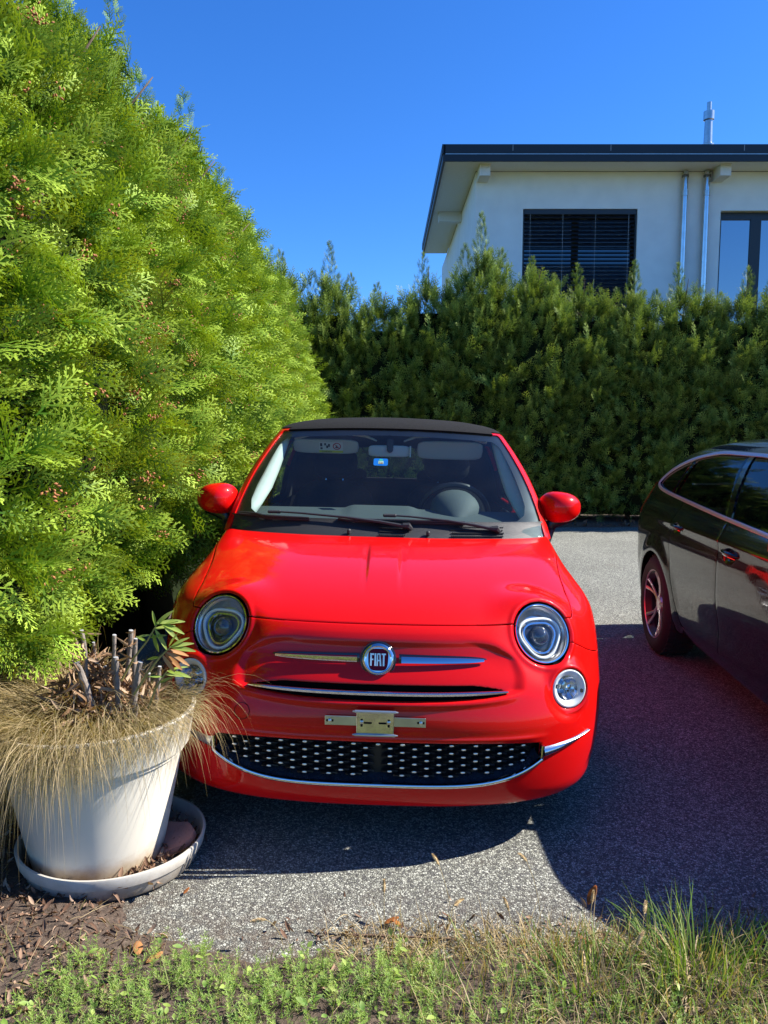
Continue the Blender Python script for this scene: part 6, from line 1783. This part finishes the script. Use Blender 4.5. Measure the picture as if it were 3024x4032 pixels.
# stone slab in the saucer
sn = MB(); r_ = random.Random(4); n_ = 14; top = []; bot = []
for k in range(n_):
    a = 2 * PI * k / n_; rr = .075 * (1 + r_.uniform(-.13, .13)); x = rr * math.cos(a) * 1.05; y = rr * math.sin(a) * .9; top.append([x, y, .020 + r_.uniform(-.001, .001)]); bot.append([x * 1.06, y * 1.06, 0])
mdl = [[v[0] * 1.05, v[1] * 1.05, .012] for v in top]
V = bot + mdl + top + [[0, 0, .023]]
F = [[i, (i + 1) % n_, n_ + (i + 1) % n_, n_ + i] for i in range(n_)] + [[n_ + i, n_ + (i + 1) % n_, 2 * n_ + (i + 1) % n_, 2 * n_ + i] for i in range(n_)] + [[2 * n_ + i, 2 * n_ + (i + 1) % n_, 3 * n_] for i in range(n_)]
so2 = sn.add(V, F).build('stone', pm('red_sandstone', (.42, .20, .14), .85, noise=.2, nscale=12, bump=.8, bscale=150), ang=25)
so2.location = (PX + .235, PY + .035, .045); so2.rotation_euler = (R(8), R(-16), .5); tag(so2, 'flat reddish stone slab leaning in the saucer beside the pot', 'stone')
def f_sau(r_, n):
    a = r_.uniform(0, 6.28, n); rr = .285 * r_.random(n) ** .5; x = PX + .045 + rr * np.cos(a); y = PY + .005 + rr * np.sin(a); k = (np.hypot(x - PX, y - PY) > .20); return np.stack([x, y, 0 * x], 1)[k]
litter('saucer_litter', 1500, f_sau, 9, .75, None, 'curled dead leaves and bits filling the saucer', 'leaf litter', zf=lambda x, y: 0 * x + .032 + .012 * np.random.default_rng(1).random(len(x)))
# hanging dry grass ----------------------------------------------------------------
r_ = np.random.default_rng(61)
dg = empty('dry_grass', (PX, PY, .46)); tag(dg, 'mass of fine straw coloured grass spilling over the rim of the white pot', 'grass')
n = 6200; a = r_.uniform(0, 6.28, n); a = np.where(r_.random(n) < .35, r_.normal(PI + .35, .75, n), a)   # heavier on the left
rr = .315 * r_.random(n) ** .30
P = np.stack([rr * np.cos(a), rr * np.sin(a), .03 + .07 * (1 - rr / .3) * r_.random(n)], 1)
out = a + r_.normal(0, .45, n)
hz_ = np.where(np.cos(a) > .3, .45, .85); D = np.stack([np.cos(out) * hz_, np.sin(out) * hz_, r_.uniform(.5, 1.5, n)], 1)
L_ = r_.uniform(.16, .34, n) * (1 + .7 * (r_.random(n) < .25)) * np.where(np.cos(a) < -.1, 1.12, np.where(np.cos(a) > .4, .70, .88))
o = ribbons('hanging_blades', P, D, L_, r_.uniform(.0011, .0020, n), r_.uniform(2.4, 5.0, n), DRY, np.clip(r_.normal(.45, .28, n), 0, 1), dg, S=7, seed=62); o['kind'] = 'stuff'
n = 3200; a = r_.uniform(0, 6.28, n); rr = .31 * r_.random(n) ** .6
P = np.stack([rr * np.cos(a), rr * np.sin(a), np.full(n, .01)], 1); D = np.stack([r_.normal(0, .8, n), r_.normal(0, .8, n), r_.uniform(.3, 1.2, n)], 1)
o = ribbons('short_blades', P, D, r_.uniform(.05, .15, n), r_.uniform(.0012, .0022, n), r_.uniform(1, 3, n), DRY, r_.uniform(.0, .8, n), dg, S=5, seed=63); o['kind'] = 'stuff'
# cut-back shrub --------------------------------------------------------------------
sh2 = empty('cut_back_shrub', (PX + .05, PY + .02, .47)); tag(sh2, 'cut back shrub with pale stumps and one leafy green shoot in the white pot', 'shrub')
STUMP = pm('stump_bark', (.22, .18, .145), .85, noise=.3, nscale=40, bump=.8, bscale=120); CUTM = pm('cut_wood', (.36, .36, .35), .8, noise=.2, nscale=80)
def local(u, v, Y):
    p = at(u, v, Y); return np.array(p) - np.array(sh2.location)
ST = [((186, 1478), (176, 1362), 2.42, .0085), ((205, 1478), (202, 1388), 2.50, .006), ((212, 1500), (165, 1432), 2.36, .0125), ((250, 1500), (247, 1372), 2.44, .0085), ((262, 1500), (250, 1420), 2.38, .010), ((262, 1460), (283, 1362), 2.48, .0095), ((285, 1455), (293, 1380), 2.44, .008), ((290, 1505), (303, 1430), 2.38, .0115), ((330, 1500), (345, 1440), 2.46, .008), ((228, 1500), (228, 1440), 2.50, .009), ((195, 1520), (150, 1468), 2.44, .008), ((318, 1480), (322, 1455), 2.54, .007)]
DLV = []
for (b0, t0, Y_, rad) in ST:
    pb_, ptp = local(*b0, Y_ + .02), local(*t0, Y_); pb_[2] = min(pb_[2], -.01); rad *= .80; md = (pb_ + ptp) / 2 + np.array([r_.normal(0, .010), r_.normal(0, .008), 0])
    q9 = [pb_ * (1 - f) ** 2 + 2 * f * (1 - f) * md + ptp * f * f + r_.normal(0, .0012, 3) for f in np.linspace(0, 1, 10)]; q9[-1] = ptp
    rr9 = [rad * (1.12 - .1 * f + r_.normal(0, .09) + (.22 if k9 in (3, 6) else 0)) for k9, f in enumerate(np.linspace(0, 1, 10))]; rr9[-1] = rad * 1.02
    m_ = MB(); m_.tube(q9, rr9, 10)
    for k9 in (3, 5, 6, 8):
        dn_ = r_.normal(0, 1, 3); dn_[2] = abs(dn_[2]); dn_ /= np.linalg.norm(dn_); m_.tube([q9[k9], q9[k9] + dn_ * rad * 1.9], [rad * .35, rad * .2], 5)
    s2_ = m_.build('stem', STUMP, sh2)
    nl9 = 7; pl9 = np.array([q9[int(r_.integers(4, 10))] + r_.normal(0, .006, 3) for _ in range(nl9)]); dl9 = r_.normal(0, 1, (nl9, 3)); dl9[:, 2] = dl9[:, 2] * .6 - .3
    V, F, C = scatter_tpl([leaf_tpl(.048, .011, .9, -1.1, 6), leaf_tpl(.040, .009, -.7, .9, 6)], pl9, dl9, r_.normal(0, 1, (nl9, 3)), r_.uniform(.6, 1.1, nl9), r_, r_.random(nl9) * .9)
    DLV.append((V, F, C))
    ax_ = (ptp - md) / np.linalg.norm(ptp - md); m_ = MB(); m_.lathe([(rad * .93, .0), (rad * .93, .0012), (.0003, .0014)], ptp, ax_, 12); m_.build('cut_face', CUTM, s2_)
# dry curled leaves
n = 1300; a = r_.uniform(0, 6.28, n); rr = .20 * r_.random(n) ** .7; P = np.stack([rr * np.cos(a) - .055, rr * np.sin(a) * .8, .015 + r_.random(n) ** .8 * .21 * (1.1 - rr / .22)], 1)
a2 = r_.uniform(0, 6.28, n); D = np.stack([np.cos(a2), np.sin(a2), r_.normal(-.2, .6, n)], 1)
V, F, C = scatter_tpl([leaf_tpl(.055, .013, .8, -.7, 6), leaf_tpl(.045, .011, -.6, .8, 6), leaf_tpl(.065, .010, .9, -1.2, 6)], P, D, r_.normal(0, 1, (n, 3)) + [0, 0, .5], r_.uniform(.6, 1.1, n), r_, r_.random(n))
for v9, f9, c9 in DLV: F = np.concatenate([F, f9 + len(V)]); V = np.concatenate([V, v9]); C = np.concatenate([C, c9])
o = mk('dry_leaves', V, F, foliage('dry_leaf_tan', (.14, .075, .04), (.33, .20, .11), (.55, .40, .27), .7, .2), sh2, col=C); o['kind'] = 'stuff'
# green shoots
OLE = foliage('shoot_leaf', (.16, .27, .03), (.28, .38, .06), (.45, .52, .16), .38, .35, tip=(.30, .38, .10))
OLO = foliage('shoot_leaf_dry', (.35, .16, .06), (.45, .24, .10), (.5, .32, .16), .5, .3)
def shoot(b0, pts_, Y_, leaves, seed):
    q = [local(*b0, Y_)] + [local(u, v, Y_) for u, v in pts_]; m_ = MB(); m_.tube(q, [.004, .0033, .0028, .002][:len(q)] + [.002] * (len(q) - 4), 7)
    s3 = m_.build('stem', pm('shoot_stem', (.33, .28, .08), .5), sh2); rq = np.random.default_rng(seed)
    for (u, v, dx, dz, l, c_, dry) in leaves:
        p = local(u, v, Y_); d = np.array([dx, rq.normal(0, .35), dz]); d /= np.linalg.norm(d); n2 = np.array([rq.normal(0, .3), -.7, .75]); y2 = np.cross(n2, d); y2 /= np.linalg.norm(y2); z2 = np.cross(d, y2)
        tv, tf2, tt = leaf_tpl(l, l * .19, .35, -.12, 8); V = p + tv[:, :1] * d + tv[:, 1:2] * y2 + tv[:, 2:3] * z2; C = np.zeros((len(V), 3)); C[:, 0] = c_; C[:, 1] = tt
        mk('leaf', V, tf2, OLO if dry else OLE, s3, col=C)
shoot((262, 1470), [(290, 1420), (318, 1385), (338, 1350)], 2.40, [
 (334, 1352, 1.0, .9, .075, .6, 0), (336, 1350, 1.3, .35, .075, .5, 0), (330, 1360, .9, .15, .07, .7, 0), (336, 1352, -.1, 1.0, .05, .4, 0), (340, 1346, 1.1, .1, .085, .8, 0), (345, 1345, 1.2, -.5, .085, .5, 0), (352, 1350, .9, -.75, .07, .9, 0), (335, 1360, .6, -.9, .075, .7, 0), (326, 1372, -1.0, -.1, .05, .8, 0), (322, 1378, 1.1, .3, .06, .3, 0), (330, 1368, .3, -1.2, .065, .5, 0), (318, 1388, -.9, .4, .05, .2, 0)], 1)
shoot((290, 1500), [(318, 1455), (345, 1420), (368, 1398)], 2.34, [
 (366, 1398, 1.2, .25, .075, .8, 0), (368, 1398, 1.2, -.1, .08, .6, 0), (362, 1404, 1.0, -.45, .075, .3, 1), (358, 1408, 1.2, -.6, .085, .6, 1), (350, 1414, .7, -1.1, .07, .8, 1), (346, 1420, -1.0, -.2, .055, .4, 0), (365, 1396, .6, 1.0, .05, .9, 0), (355, 1410, .9, -.95, .08, .2, 1), (370, 1396, 1.1, .6, .06, .6, 0)], 2)
shoot((320, 1530), [(335, 1490), (352, 1462), (362, 1448)], 2.36, [(360, 1450, 1.2, .2, .07, .6, 0), (362, 1450, 1.1, -.3, .075, .5, 0), (356, 1456, 1.2, -.05, .06, .9, 0), (352, 1462, -1.0, .3, .05, .3, 0), (345, 1475, .9, .5, .05, .6, 0)], 3)
